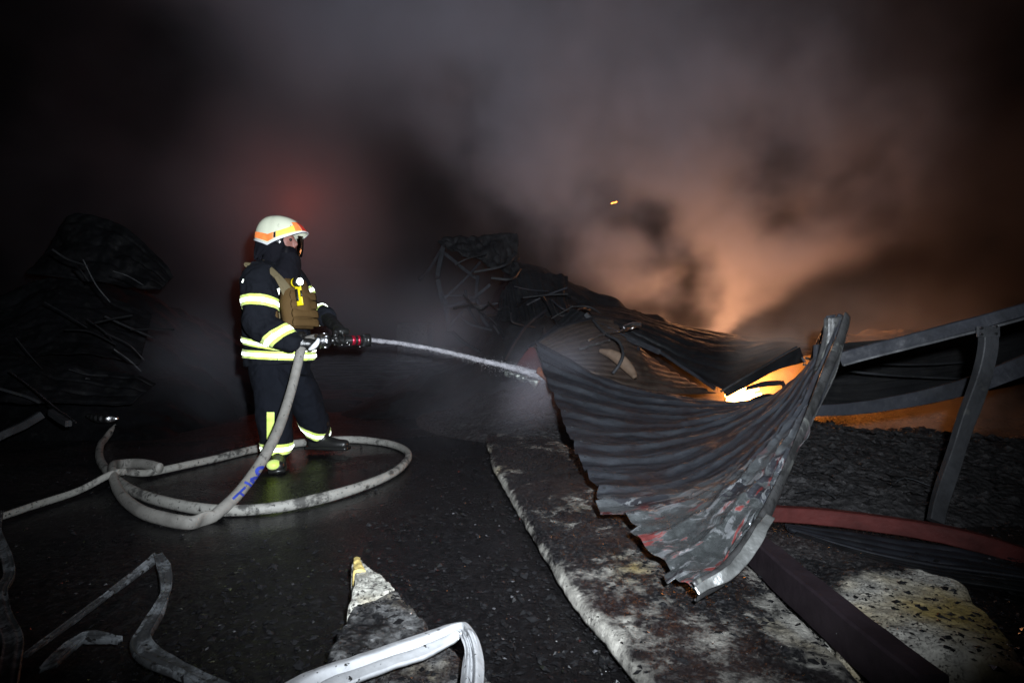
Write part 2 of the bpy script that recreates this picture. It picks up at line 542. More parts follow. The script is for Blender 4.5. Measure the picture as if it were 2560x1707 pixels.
M['lip_highlight'] = simple('lip_highlight_metal', (0.42, 0.43, 0.42), 0.32, 0.85, 0.5, 0.6, 14, 0.6, 25)  # bright tone carries the silver highlight on the corner lip
M['red_anodised'] = simple('red_anodised_metal', (0.50, 0.02, 0.05), 0.3, 0.7, 0.5, 0.2, 30)
def _helmet():
    t = MT('scuffed_cream_helmet')
    n = t.noise(11, 7, 0.7)
    c = t.mix(t.ramp(n, [(0.60, 0.0), (0.72, 0.7)]), (0.66, 0.68, 0.53), (0.20, 0.20, 0.15))
    c = t.mix(t.ramp(t.noise(60, 3), [(0.70, 0.0), (0.74, 0.7)]), c, (0.05, 0.05, 0.04))
    return t.set(color=c, rough=0.42, spec=0.5, normal=t.bump(t.noise(40, 3), 0.08, 0.003))
M['helmet'] = _helmet()
def _visor():
    t = MT('clear_visor_plastic')
    tr = t.n.new('ShaderNodeBsdfTransparent'); tr.inputs[0].default_value = (0.88, 0.86, 0.88, 1)
    gl = t.n.new('ShaderNodeBsdfGlossy'); gl.inputs['Roughness'].default_value = 0.08
    fr = t.n.new('ShaderNodeFresnel'); fr.inputs['IOR'].default_value = 1.5
    mx = t.n.new('ShaderNodeMixShader')
    t.l.new(t.math('ADD', fr.outputs[0], 0.04), mx.inputs[0]); t.l.new(tr.outputs[0], mx.inputs[1]); t.l.new(gl.outputs[0], mx.inputs[2])
    t.l.new(mx.outputs[0], t.out.inputs['Surface'])
    return t.m
M['visor'] = _visor()
def _water():
    t = MT('spraying_water')
    t.set(color=(0.42, 0.41, 0.44), rough=0.5, spec=0.3)
    tr = t.n.new('ShaderNodeBsdfTransparent')
    lw = t.n.new('ShaderNodeLayerWeight'); lw.inputs[0].default_value = 0.35
    n = t.noise(26, 4, 0.6, 0, None, (0.35, 1, 1))
    a = t.math('MULTIPLY', t.math('SUBTRACT', 1.0, lw.outputs['Facing']), t.ramp(n, [(0.34, 0.12), (0.66, 0.95)]), True)
    mx = t.n.new('ShaderNodeMixShader')
    t.l.new(a, mx.inputs[0]); t.l.new(tr.outputs[0], mx.inputs[1]); t.l.new(t.bsdf.outputs[0], mx.inputs[2])
    t.l.new(mx.outputs[0], t.out.inputs['Surface'])
    return t.m
M['water'] = _water()
def mat_fire(name, strength, c1=(1.0, 0.28, 0.03), c2=(1.0, 0.62, 0.2)):
    t = MT(name)
    e = t.n.new('ShaderNodeEmission')
    t.l.new(t.mix(t.ramp(t.noise(7, 4), [(0.35, 0.0), (0.65, 1.0)]), c1, c2), e.inputs['Color'])
    e.inputs['Strength'].default_value = strength
    t.l.new(e.outputs[0], t.out.inputs['Surface'])
    return t.m
M['fire'] = mat_fire('flame', 30)
M['ember'] = mat_fire('glowing_ember', 8, (1.0, 0.22, 0.02), (1.0, 0.4, 0.08))
M['droplet'] = simple('water_droplet', (0.8, 0.8, 0.85), 0.1, 0, 0.8, 0.05, 5)

# ================================================================== GROUND AND HEAPS
def heap_h(x, y):
    """height of the low rubble right of the yard, over the flat ground"""
    p = np.stack([x, y, np.zeros_like(x)], -1)
    def bump(cx, cyy, rx, ry, h, pw=1.0):
        d = ((x-cx)/rx)**2 + ((y-cyy)/ry)**2
        return h*np.clip(1-d, 0, 1)**pw
    h = bump(2.3, 4.1, 1.7, 1.35, 0.24) + bump(4.2, 4.3, 1.6, 1.0, 0.10) + bump(3.2, 6.6, 2.6, 1.2, 0.10) + bump(0.6, 7.0, 1.8, 2.2, 0.45)
    return h * (1 + 0.5*fbm(p, 1.4, 3, 5))

def build_ground():
    xs = np.concatenate([np.linspace(-60, -7, 26), np.linspace(-6.8, 7, 300), np.linspace(7.3, 60, 26)])
    ys = np.concatenate([np.linspace(-10, 0.8, 14), 0.9*np.exp(np.linspace(0, math.log(13/0.9), 300)), np.linspace(13.6, 90, 34)])
    X, Y = np.meshgrid(xs, ys)
    p = np.stack([X, Y, 0*X], -1)
    near = np.clip(1 - np.abs(Y)/18, 0, 1)
    # the yard is smooth and wet round the hose ring, rough towards the debris
    calm = np.exp(-(((X+1.2)/1.6)**2 + ((Y-3.9)/1.5)**2))
    Z = (0.010*fbm(p, 1.1, 4, 2) + 0.006*fbm(p, 9, 3, 3)*(1-calm) + 0.004*fbm(p, 30, 2, 4)*(1-calm)) * near
    Z -= 0.012*near
    Z = np.minimum(Z, 0.004)
    V = np.stack([X, Y, Z], -1).reshape(-1, 3)
    o = mk('ground', V, grid_faces(*X.shape), M['ground'], loc=(0, 0, 0))
    tag(o, kind='structure')
build_ground()

def build_heap(name, x0, x1, y0, y1, nx, ny, hf, mat, rough=0.05, scale=4.0, label=None, seed=0, kind='stuff', category=None):
    xs = np.linspace(x0, x1, nx); ys = np.linspace(y0, y1, ny)
    X, Y = np.meshgrid(xs, ys)
    p = np.stack([X, Y, 0*X], -1)
    H = hf(X, Y)
    edge = np.clip(H/0.08, 0, 1)
    Z = H + edge*(rough*fbm(p, scale, 5, seed, 0.6) + rough*0.8*np.maximum(0, fbm(p, scale*0.5, 4, seed+9))) - 0.03
    V = np.stack([X + rough*0.6*fbm(p, scale*1.7, 3, seed+3), Y, Z], -1).reshape(-1, 3)
    o = mk(name, V, grid_faces(*X.shape), mat)
    tag(o, label, category, kind=kind)
    return o

build_heap('rubble', -1.6, 6.0, 2.4, 9.4, 330, 240, heap_h, M['rubble'], 0.05, 5, 'low black rubble between the bent metal and the fire', 3)

def back_mound(x, y):
    # silhouette of the dark heap behind the jet and the bent sheet
    xs = [-2.2, -1.5, -0.9, -0.5, -0.27, 0.0, 0.13, 0.78, 1.44, 2.1, 2.9, 3.7, 5.0, 6.5, 9.0, 12.0]
    hs = [0.00, 0.35, 0.6, 1.0, 1.6, 2.15, 2.2, 1.95, 1.62, 1.32, 1.02, 0.9, 0.95, 1.05, 1.15, 1.0]
    prof = np.interp(x, xs, hs)
    return prof*np.clip(1-((y-9.3)/2.6)**2, 0, 1)**0.7
build_heap('collapsed_building_heap', -2.6, 11, 6.6, 12.2, 260, 130, back_mound, M['heap'], 0.16, 2.2, 'tall dark mound of collapsed building behind the jet and bent sheet', 21, kind='thing', category='rubble heap')

def left_mound(x, y):
    xs = [-12.0, -9.0, -7.2, -5.9, -5.3, -4.7, -4.1, -3.7, -3.5, -3.2]
    hs = [0.6, 0.9, 1.1, 1.55, 1.7, 1.4, 0.95, 0.55, 0.35, 0.0]
    return np.interp(x, xs, hs)*np.clip(1-((y-7.6)/2.4)**2, 0, 1)**0.7
build_heap('collapsed_wall_heap', -12, -3.0, 5.2, 10.2, 180, 110, left_mound, M['sheet_dimmed'], 0.14, 2.4, 'dark heap of collapsed wall behind the firefighter at the frame edge', 33, kind='thing', category='rubble heap')

# ================================================================== HOSES
HR = 0.031
def hose_section(w, h, m=20, p=2.0): return circ(w, h, m, p)

def build_ring_hose():
    raw = [(250,1148),(290,1198),(365,1240),(460,1265),(560,1275),(680,1268),
           (800,1246),(905,1215),(985,1180),(1020,1145),(1012,1124),(970,1108),(900,1099),(830,1099),(740,1108),(640,1122),
           (520,1150),(400,1177),(300,1203),(200,1228),(90,1262),(0,1292),(-160,1345),(-600,1450)]
    path = np.vstack([pts((425,955,6.7),(402,985,6.3),(350,1022,5.85),(290,1066,5.4),(256,1108,4.95)), gpts(HR*0.85, *raw)])
    path = cr(path, 520)
    path[:, 2] = np.maximum(path[:, 2], HR*0.85) + 0.004*fbm(path, 3, 2, 5)
    # where the ring passes over itself it climbs over the lower strand
    cross = G(292, 1204, 0.03)
    L = np.arange(len(path))
    dd = np.linalg.norm((path - cross)[:, :2], axis=1)
    second = L > len(path)*0.6
    path[:, 2] += np.where(second, 0.06*np.exp(-(dd/0.16)**2), 0)
    wob = fbm(np.stack([L*0.06, L*0, L*0], 1), 1, 2, 8)
    tail = np.interp(L/len(L), [0, .78, .88, 1], [1, 1, .62, .6])
    root = empty('fire_hose', (path[0][0], path[0][1], 0), 'pale dirty fire hose looped in a wide ring around the firefighter', 'fire hose')
    V, F = sweep(path, lambda i: circ(HR*(0.98+0.12*wob[i])*tail[i], HR*(0.82-0.1*wob[i])*tail[i], 20), ref=(0,0,1))
    mk('hose_jacket', V, F, M['hose_dirty'], root)
build_ring_hose()

def build_main_hose():
    a = pts((800,846,4.17),(780,847,4.12),(762,856,4.04),(752,878,3.98),(744,912,3.92),(731,965,3.83),(714,1022,3.68),
            (692,1082,3.5),(655,1152,3.28),(602,1226,3.04),(552,1275,2.88),(512,1303,2.80))
    b = gpts(0.030, (470,1306),(410,1296),(350,1276),(305,1240),(282,1200),(290,1172),(330,1166),(400,1180))
    b[-2:, 2] = 0.03
    path = cr(np.vstack([a, b]), 420)
    path[:, 2] = np.maximum(path[:, 2], 0.028)
    k = np.argmin(np.linalg.norm(path - P(508,1305,2.79), axis=1))
    i = np.arange(len(path))
    pinch = np.exp(-((i-k)/5.0)**2)
    flat = np.clip((i-k)/12, 0, 1)
    over = G(285, 1190, 0.03)
    dd = np.linalg.norm((path-over)[:, :2], axis=1)
    path[:, 2] += np.where(i > k+5, 0.055*np.exp(-(dd/0.30)**2), 0)
    root = empty('fire_hose', (path[-1][0], path[-1][1], 0), 'charged grey fire hose with blue lettering rising from a kink to the nozzle', 'fire hose')
    V, F = sweep(path, lambda j: circ(HR*(1+0.45*pinch[j]+0.12*flat[j]), HR*(1-0.62*pinch[j]-0.2*flat[j]), 22), ref=(0.35,-0.2,1))
    o = mk('hose_jacket', V, F, M['hose'], root)
    # hand painted blue letters, following the round of the hose
    bvh = BVHTree.FromPolygons([Vector(v) for v in V], [list(f) for f in F])
    def Z(x, y): return (540 + x/7.84, 1130 + y/7.84)
    letters = [[[(578,682),(460,795),(330,918)], [(450,790),(505,822),(572,872)]],
               [[(560,588),(640,622),(690,665),(730,702)]],
               [[(785,625),(735,590),(675,545)], [(675,545),(770,505),(872,492),(862,455),(800,400),(808,345),(862,308),(930,302),(975,335),(968,385)]]]
    widths = [46, 48, 64]
    for letter, wd in zip(letters, widths):
        VV, FF = [], []
        for st in letter:
            q = cr(np.array([(x, y, 0.0) for x, y in st]), 14*len(st))
            t = nrm(np.gradient(q, axis=0)); nn = np.stack([-t[:,1], t[:,0], 0*t[:,0]], 1)
            base = len(VV); rows = 0
            for c_, n_ in zip(q, nn):
                row = []
                for s in np.linspace(-0.5, 0.5, 5):
                    u = c_ + n_*wd*s
                    px, py = Z(u[0], u[1])
                    d = Vector(P(px, py, 1.0)) - Vector((0, 0, CAM_H))
                    d.normalize()
                    hit = bvh.ray_cast(Vector((0, 0, CAM_H)), d)
                    if hit[0] is None: row = None; break
                    row.append(np.array(hit[0] + hit[1]*0.0012))
                if row is None:
                    continue
                VV += row; rows += 1
            for r in range(rows-1):
                for s in range(4):
                    a_ = base + r*5 + s
                    FF.append((a_, a_+1, a_+6, a_+5))
        if FF: mk('letter', VV, FF, M['blue_paint'], root)
    return root
build_main_hose()

def flat_hose(path, width, thick, mat, label, roll=None, ref=(0,0,1), name='flat_hose', creases=True, n=160, group=None, cat='fire hose'):
    """a lay-flat hose: wide thin section with two rolled edges and pressed creases"""
    path = cr(path, n)
    w = np.interp(np.linspace(0, 1, n), np.linspace(0, 1, len(width)), width)
    m = 36
    t = np.linspace(0, 2*math.pi, m, endpoint=False)
    i_ = np.arange(n)
    wob = fbm(np.stack([i_*0.05, i_*0, i_*0], 1), 1, 3, 4)
    def sec(i):
        u = np.sign(np.cos(t))*np.abs(np.cos(t))**0.8
        v = np.sign(np.sin(t))*np.abs(np.sin(t))**0.6
        edge = 0.55 + 0.75*np.exp(-((np.abs(u)-0.88)/0.12)**2)
        if creases: edge = edge + 0.45*np.exp(-((u-0.25-0.1*wob[i])/0.07)**2) - 0.30*np.exp(-((u+0.15)/0.07)**2)
        lift = thick*0.35*wob[i]*u
        return np.stack([v*thick*edge*0.5 + lift, u*w[i]*0.5], 1)
    rl = None if roll is None else np.interp(np.linspace(0, 1, n), np.linspace(0, 1, len(roll)), roll)
    V, F = sweep(path, sec, ref=ref, roll=rl)
    V[:, 2] = np.maximum(V[:, 2], 0.004)
    o = mk(name, V, F, mat)
    return tag(o, label, cat, group)

# white hose folded across the foreground: two legs meeting in a pressed corner
z0 = 0.14
def build_white_hose():
    root = empty('fire_hose', G(1160, 1600, 0.0), 'white flat fire hose folded over near the camera', 'fire hose')
    A_out = gpts(z0, (640,1745),(760,1680),(880,1640),(1000,1600),(1090,1568),(1150,1553))
    A_in  = gpts(z0, (800,1745),(880,1700),(960,1672),(1050,1640),(1110,1612),(1150,1590))
    mid = [A_out*(1-k)+A_in*k for k in (0.33, 0.5, 0.66)]
    mid[0][:, 2] += 0.006; mid[1][:, 2] -= 0.012; mid[2][:, 2] += 0.004
    # carry each strand round the corner
    def strand(a, tail): return np.vstack([a, tail])
    O = strand(A_out, gpts(z0+0.012, (1178,1566),(1200,1605),(1211,1660),(1206,1745)))
    M1 = strand(mid[0], gpts(z0+0.03, (1170,1575),(1184,1610),(1190,1660),(1186,1745)))
    M2 = strand(mid[1], gpts(z0+0.004, (1163,1581),(1176,1612),(1180,1660),(1176,1745)))
    M3 = strand(mid[2], gpts(z0+0.02, (1158,1585),(1170,1614),(1170,1660),(1163,1745)))
    I = strand(A_in, gpts(z0, (1154,1590),(1162,1616),(1155,1660),(1146,1745)))
    g = loft([O, M1, M2, M3, I], 170, 40, [0, .3, .5, .7, 1])
    p = g.reshape(-1, 3)
    g[..., 2] += 0.004*fbm(g, 14, 3, 2)
    solid_sheet('hose_jacket', g, -0.012, M['hose_white'], root)
build_white_hose()

flat_hose(gpts(0.03, (60,1640),(170,1560),(280,1478),(360,1418),(396,1388)), [0.02,0.022,0.025,0.03,0.045], 0.018, M['hose_grey'],
          'thin dark hose run lying straight towards the kinked end on black ground', roll=[0.3,0.2,0.5], name='fire_hose')
flat_hose(gpts(0.035, (397,1386),(412,1425),(414,1475),(398,1520),(372,1565),(352,1602),(372,1635),(420,1662),(480,1690),(560,1735)),
          [0.03,0.048,0.042,0.03,0.042,0.055,0.062,0.05,0.06], 0.024, M['hose_grey'],
          'dirty white flat fire hose winding down to the bottom of the frame', roll=[0.5,0.1,-0.3,0.3,0.0,-0.2,0.1], name='fire_hose')
flat_hose(gpts(0.03, (120,1668),(160,1628),(200,1598),(230,1592),(300,1600)), [0.045,0.04,0.035,0.02], 0.022, M['hose_grey'],
          'short bend of grey flat hose in the dark near the corner', roll=[0,0.3,0.1], name='fire_hose')
flat_hose(gpts(0.035, (10,1745),(25,1660),(30,1600),(5,1540),(0,1480),(22,1440),(15,1390),(-10,1330),(0,1280)),
          [0.05,0.05,0.035,0.045,0.03], 0.03, M['hose_grey'], 'dim flat hose snaking along the edge of the yard by the wreckage', roll=[0,0.2,-0.2,0.1], name='fire_hose')

# ================================================================== SHEET METAL
def corrugate(g, ribs, amp, duty=0.42, noise_amp=0.01, noise_scale=1.3, seed=0, offset=0.0):
    nv, nu = g.shape[:2]
    N = grid_normals(g)
    v = np.linspace(0, 1, nv)
    uu_, vv_ = np.meshgrid(np.linspace(0, 3, nu), v*4)
    q_ = np.stack([uu_, vv_, 0*uu_+seed], -1)
    ph = (v[:, None]*ribs + offset + 0.22*fbm(q_, 1.3, 3, seed+31)) % 1.0
    prof = np.clip((duty/2 - np.abs(ph-0.5))/0.09, -1, 1)*0.5+0.5
    prof = prof*np.clip(0.75 + 0.9*fbm(q_, 2.1, 2, seed+40), 0.15, 1.3)
    dn = noise_amp*fbm(g, noise_scale, 4, seed) + noise_amp*0.35*fbm(g, noise_scale*5, 3, seed+4)
    return g + N*(prof*amp + dn)[..., None]

def set_paint(o, fn):
    me = o.data
    co = np.empty(len(me.vertices)*3); me.vertices.foreach_get('co', co)
    a = me.attributes.new('paint', 'FLOAT', 'POINT')
    a.data.foreach_set('value', fn(co.reshape(-1, 3)+np.array(wloc(o))).astype(np.float32))

MAIN_CURVES = [
    pts((1335,850,5.4),(1420,893,5.2),(1500,935,5.0),(1620,972,4.8),(1760,992,4.6),(1900,1000,4.3),(1985,960,4.0),(2032,900,3.8),(2048,850,3.7)),
    pts((1366,945,4.75),(1500,990,4.55),(1650,1018,4.35),(1780,1020,4.2),(1900,1010,4.0),(1990,955,3.8),(2042,885,3.62),(2060,825,3.52)),
    pts((1402,1055,3.9),(1520,1078,3.85),(1660,1080,3.8),(1790,1055,3.7),(1900,1012,3.6),(1990,945,3.5),(2050,870,3.42),(2076,800,3.34)),
    pts((1466,1180,3.02),(1580,1184,3.0),(1700,1164,3.03),(1815,1112,3.1),(1915,1040,3.14),(1995,950,3.14),(2058,865,3.13),(2090,790,3.12)),
    pts((1530,1282,2.44),(1640,1264,2.48),(1750,1226,2.55),(1850,1160,2.66),(1935,1070,2.79),(2010,965,2.90),(2068,870,2.98),(2099,788,3.02)),
    pts((1640,1392,1.98),(1740,1340,2.04),(1830,1260,2.16),(1905,1170,2.32),(1970,1075,2.50),(2030,965,2.68),(2078,870,2.83),(2105,788,2.95)),
    pts((1733,1482,1.735),(1820,1424,1.80),(1900,1312,1.98),(1958,1192,2.20),(2018,1050,2.44),(2066,930,2.63),(2100,850,2.79),(2112,788,2.9)),
]
MAIN_V = [0, .16, .34, .56, .74, .88, 1]
def build_main_sheet():
    root = empty('corrugated_sheet', (MAIN_CURVES[6][0][0], MAIN_CURVES[6][0][1], 0), 'large bent corrugated metal sheet sagging from the upright strip to the ground', 'metal sheet')
    g = loft(MAIN_CURVES, 260, 420, MAIN_V)
    g0 = g
    g = corrugate(g, 15, -0.019, 0.30, 0.035, 1.4, 11)
    # ragged left edge
    nv = g.shape[0]
    e = 0.03*fbm(np.stack([np.arange(nv)*0.05, np.zeros(nv), np.zeros(nv)], 1), 1, 3, 3)
    vq = np.arange(nv)/nv
    e += np.where((vq > 0.70) & (vq < 0.745), -0.05, 0) + np.where((vq > 0.745) & (vq < 0.80), 0.05, 0) + np.where((vq > 0.92) & (vq < 0.95), -0.03, 0)
    dirn = nrm(g[:, 3]-g[:, 0])
    fall = np.exp(-np.arange(g.shape[1])/5.0)
    g += dirn[:, None, :]*(e[:, None]*fall[None])[..., None]
    # crumple towards the near corner
    v = np.linspace(0, 1, nv)[:, None]; u = np.linspace(0, 1, g.shape[1])[None]
    N = grid_normals(g)
    crum = np.clip((v-0.72)/0.25, 0, 1)*np.clip(1-(u-0.55)/0.3, 0, 1)
    rid = 1-np.abs(fbm(g, 5.5, 3, 31))*2
    g += N*(crum*(0.015*rid + 0.010*(1-np.abs(fbm(g, 13, 2, 35))*2)) + 0.010*(1-np.abs(fbm(g, 3.2, 3, 44))*2.2)*np.clip(u*3, 0, 1))[..., None]
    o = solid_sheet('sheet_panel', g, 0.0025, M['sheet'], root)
    set_paint(o, lambda c: np.clip((2.75-c[:, 1])/0.6, 0, 1)*np.clip((0.62-c[:, 2])/0.3, 0, 1))
    uu = np.broadcast_to(u*3.0, g.shape[:2]); vv2 = np.broadcast_to(v*3.0, g.shape[:2])
    suv = np.stack([uu, vv2, 0*uu], -1).reshape(-1, 3)
    at = o.data.attributes.new('suv', 'FLOAT_VECTOR', 'POINT')
    at.data.foreach_set('vector', np.vstack([suv, suv]).astype(np.float32).ravel())
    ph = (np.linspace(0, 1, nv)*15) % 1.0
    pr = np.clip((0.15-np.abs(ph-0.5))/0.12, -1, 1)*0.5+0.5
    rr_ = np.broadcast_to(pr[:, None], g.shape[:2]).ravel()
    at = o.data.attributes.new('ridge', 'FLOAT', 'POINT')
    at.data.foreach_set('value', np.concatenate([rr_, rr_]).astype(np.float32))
    # rolled flashing along the near edge
    path = cr(np.vstack([MAIN_CURVES[6][:-1], P(2118,792,2.88)]), 200)
    w = np.interp(np.linspace(0,1,200), [0,.15,.4,.7,1], [.060,.052,.042,.048,.058])
    def sec(i):
        t = np.linspace(-0.5, 3.6, 15)
        r = w[i]*0.58; fl = 0.42+0.2*math.sin(i*0.05)
        o_ = np.stack([np.cos(t)*r, np.sin(t)*r*fl], 1)
        inn = np.stack([np.cos(t[::-1])*(r-0.004), np.sin(t[::-1])*(r*fl-0.004)], 1)
        return np.vstack([o_, inn])
    V, F = sweep(path, sec, ref=(-0.55,-0.35,0.75))
    V = V + 0.006*fbm(V, 4, 3, 7)[:, None]
    e_ = mk('edge_flashing', V, F, M['flashing'], root)
    # flat lip under the low corner, its highlight put into bright metal
    lip = loft([pts((1726,1474,1.73),(1795,1428,1.78),(1862,1350,1.88),(1905,1290,2.0)),
                pts((1738,1492,1.72),(1815,1452,1.77),(1890,1368,1.86),(1925,1300,1.98))], 60, 10)
    lip = lip + 0.010*np.stack([0*lip[...,0], fbm(lip, 12, 3, 5), fbm(lip, 12, 3, 6)], -1) + np.array([0,-0.035,0.02])
    solid_sheet('corner_lip', lip, 0.003, M['lip_highlight'], root)
    # screw heads left in the ridges
    for k in range(26):
        iv = int(np.clip(((k % 13)+0.5)/15*nv, 0, nv-1)); iu = [6, 150][k//13]+rng.integers(-2, 3)
        c = g[iv, iu]; n_ = N[iv, iu]*(-1 if N[iv, iu][1] > 0 else 1)
        V, F = sweep(np.array([c, c+n_*0.007]), circ(0.008, 0.008, 6))
        mk('screw', V, F, M['steel_grey'], root, smooth=False)
build_main_sheet()

def strip(name, c1, c2, mat, parent=None, nu=120, nv=14, thick=0.004, curl=0.0, noise_amp=0.006, seed=0, ribs=0, rib_amp=0.01):
    g = loft([c1, c2], nu, nv)
    N = grid_normals(g)
    v = np.linspace(-1, 1, nv)[:, None]
    g = g + N*((curl*(v**2))*np.ones((1, nu)) + noise_amp*fbm(g, 3, 3, seed))[..., None]
    if ribs: g = corrugate(g, ribs, rib_amp, 0.4, noise_amp, 2, seed)
    return solid_sheet(name, g, thick, mat, parent)

def beam(name, path, w, h, mat, parent=None, ref=(0,0,1), n=80, bend=0.004, seed=0, scale=None, p=7.0, lipped=False):
    path = cr(path, n)
    path = path + bend*np.stack([fbm(path, 2, 2, seed+k) for k in range(3)], 1)
    if lipped:
        # an open cold-formed channel
        t = 0.006
        s = np.array([(-w/2,-h/2),(w/2,-h/2),(w/2,-h/2+0.018),(w/2-t,-h/2+0.018),(w/2-t,-h/2+t),(-w/2+t,-h/2+t),(-w/2+t,h/2-t),(w/2-t,h/2-t),(w/2-t,h/2-0.018),(w/2,h/2-0.018),(w/2,h/2),(-w/2,h/2)])
    else:
        if p < 3: s = circ(w/2, h/2, 14)
        else:
            a_, b_ = (h/2, w/2) if tuple(ref) == (0, 0, 1) else (w/2, h/2)
            k_ = min(a_, b_)*0.18
            s = np.array([(a_,-b_+k_),(a_,b_-k_),(a_-k_,b_),(-a_+k_,b_),(-a_,b_-k_),(-a_,-b_+k_),(-a_+k_,-b_),(a_-k_,-b_)])
    sc = None if scale is None else np.interp(np.linspace(0,1,n), np.linspace(0,1,len(scale)), scale)
    V, F = sweep(path, s, ref=ref, scale=sc)
    dent = 0.0030*fbm(V, 6, 3, seed+5)*min(1, max(w, h)/0.04)
    V = V + dent[:, None]
    return mk(name, V, F, mat, parent, smooth=p < 3)

# upright bundle of torn strips that the sheet hangs from
root = empty('torn_metal_strip', P(2060, 1100, 2.9)*np.array([1,1,0]), 'upright bundle of torn grey metal strips at the top of the big sheet', 'metal strip')
strip('strip_blade', pts((2062,795,2.98),(2058,850,2.98),(2035,930,2.96),(2005,1000,2.92),(1965,1090,2.8)),
      pts((2118,790,2.90),(2114,850,2.88),(2092,935,2.82),(2052,1020,2.74),(2010,1110,2.66)), M['flashing'], root, curl=0.012, seed=3, ribs=2, rib_amp=0.008)
strip('strip_blade', pts((2036,862,3.1),(2033,930,3.1),(2015,990,3.05),(1985,1040,3.0)),
      pts((2052,860,3.08),(2050,935,3.06),(2033,1000,3.0),(2000,1060,2.95)), M['steel_dark'], root, curl=0.01, seed=8)
strip('strip_blade', pts((1984,1000,3.3),(2010,950,3.3),(2024,900,3.3),(2030,862,3.32)),
      pts((1996,1040,3.25),(2022,985,3.25),(2038,925,3.25),(2044,880,3.27)), M['sheet_dark'], root, curl=0.01, seed=9)
tip = strip('strip_blade', pts((2064,790,3.0),(2068,820,3.0),(2062,870,3.0)), pts((2088,786,2.97),(2086,830,2.97),(2075,875,2.97)), M['steel_dark'], root, curl=0.004, seed=12)
beam('bolt_bracket', pts((2004,893,3.6),(2012,905,3.6)), 0.012, 0.012, M['steel_grey'], root)
beam('bolt_bracket', pts((2008,911,3.6),(2026,916,3.6)), 0.010, 0.014, M['steel_grey'], root)
beam('bolt_bracket', pts((2014,895,3.6),(2028,898,3.6)), 0.010, 0.014, M['steel_grey'], root)

# sheet behind the main one, its belly lit by the fire
root = empty('corrugated_sheet', P(1450, 900, 5.7)*np.array([1,1,0]), 'tented rusty sheet behind the jet, belly glowing orange from the fire', 'metal sheet')
g = loft([pts((1322,868,5.5),(1400,818,5.9),(1470,796,6.2),(1530,800,6.4)),
          pts((1345,880,5.5),(1440,850,5.8),(1530,835,6.1),(1590,860,6.3)),
          pts((1370,905,5.45),(1480,905,5.6),(1600,915,5.8),(1690,935,6.1)),
          pts((1400,930,5.4),(1520,958,5.35),(1660,985,5.4),(1790,985,5.7))], 150, 160)
g = corrugate(g, 12, 0.02, 0.4, 0.03, 1.5, 6)
solid_sheet('sheet_panel', g, 0.003, M['sheet_rust'], root)
beam('ridge_trim', pts((1322,868,5.48),(1400,818,5.88),(1480,795,6.2)), 0.03, 0.02, M['steel_dark'], root)
root = empty('red_sheet_scrap', P(1320, 900, 5.4)*np.array([1,1,0]), 'torn reddish scrap of sheet where the water jet lands', 'metal scrap')
strip('sheet_panel', pts((1325,868,5.35),(1300,900,5.3),(1282,928,5.25)), pts((1336,868,5.33),(1350,905,5.25),(1368,945,5.15)), M['red_paint'], root, nu=40, nv=30, noise_amp=0.02, seed=2)
o = mk('orange_scrap', *sweep(cr(pts((1345,925,5.1),(1362,938,5.05),(1378,955,5.0)), 14), circ(0.035,0.02,10,3), ref=(0,0,1)), simple('scorched_orange_plastic', (0.16,0.045,0.012), 0.6, 0, .5, .5, 20, .8, 30))
tag(o, 'small burnt orange scrap at the corner of the corrugated sheet', 'scrap')
o = mk('crumpled_foil', *sweep(cr(pts((1262,928,5.5),(1290,935,5.45),(1320,945,5.4),(1345,960,5.35)), 30), lambda i: circ(0.035+0.02*math.sin(i*0.5),0.10*math.sin(math.pi*(i+2)/34)+0.01*math.sin(i*1.1),14), ref=(0,0,1)), simple('grey_foil', (0.25,0.27,0.24), 0.25, 0.7, .5, .6, 20, 1.0, 30))
tag(o, 'crumpled grey-green foil lying just below the water jet', 'foil')

# frame over the gap: ridge tube, curved pipe, thin posts, pale insulation
root = empty('buckled_roof_frame', P(1600, 930, 6.0)*np.array([1,1,0]), 'buckled steel roof frame over the gap left of the fire', 'steel frame')
beam('ridge_tube', pts((1468,790,6.3),(1500,812,6.25),(1560,842,6.2),(1610,862,6.15),(1650,880,6.1)), 0.045, 0.06, M['steel_dark'], root, seed=2)
beam('ridge_tube', pts((1640,872,6.12),(1700,912,6.0),(1750,945,5.9),(1788,972,5.8)), 0.035, 0.035, M['steel_dark'], root, seed=4)
beam('curved_pipe', pts((1482,800,6.0),(1512,832,5.75),(1546,852,5.5),(1558,882,5.35),(1548,912,5.3),(1532,934,5.3)), 0.03, 0.03, M['steel_grey'], root, p=2)
beam('post', pts((1596,868,6.1),(1594,905,6.05),(1590,948,6.0)), 0.03, 0.03, M['steel_dark'], root)
beam('brace', pts((1600,890,6.1),(1640,925,6.0),(1680,965,5.9)), 0.02, 0.02, M['steel_dark'], root)
beam('clamp', pts((1465,785,6.3),(1478,800,6.28)), 0.07, 0.05, M['steel_grey'], root)
o = mk('insulation_strip', *sweep(cr(pts((1500,876,5.6),(1530,886,5.55),(1555,903,5.5),(1578,928,5.45),(1588,944,5.4)), 40), lambda i: circ(0.03,0.050*math.sin(math.pi*(i+4)/48)+0.008,16), ref=(0.1,1,0.2)), simple('pale_insulation', (0.12,0.08,0.055), 0.7, 0, .3, .2, 30, .3, 40))
tag(o, 'pale curved strip of insulation behind the curved pipe', 'insulation')

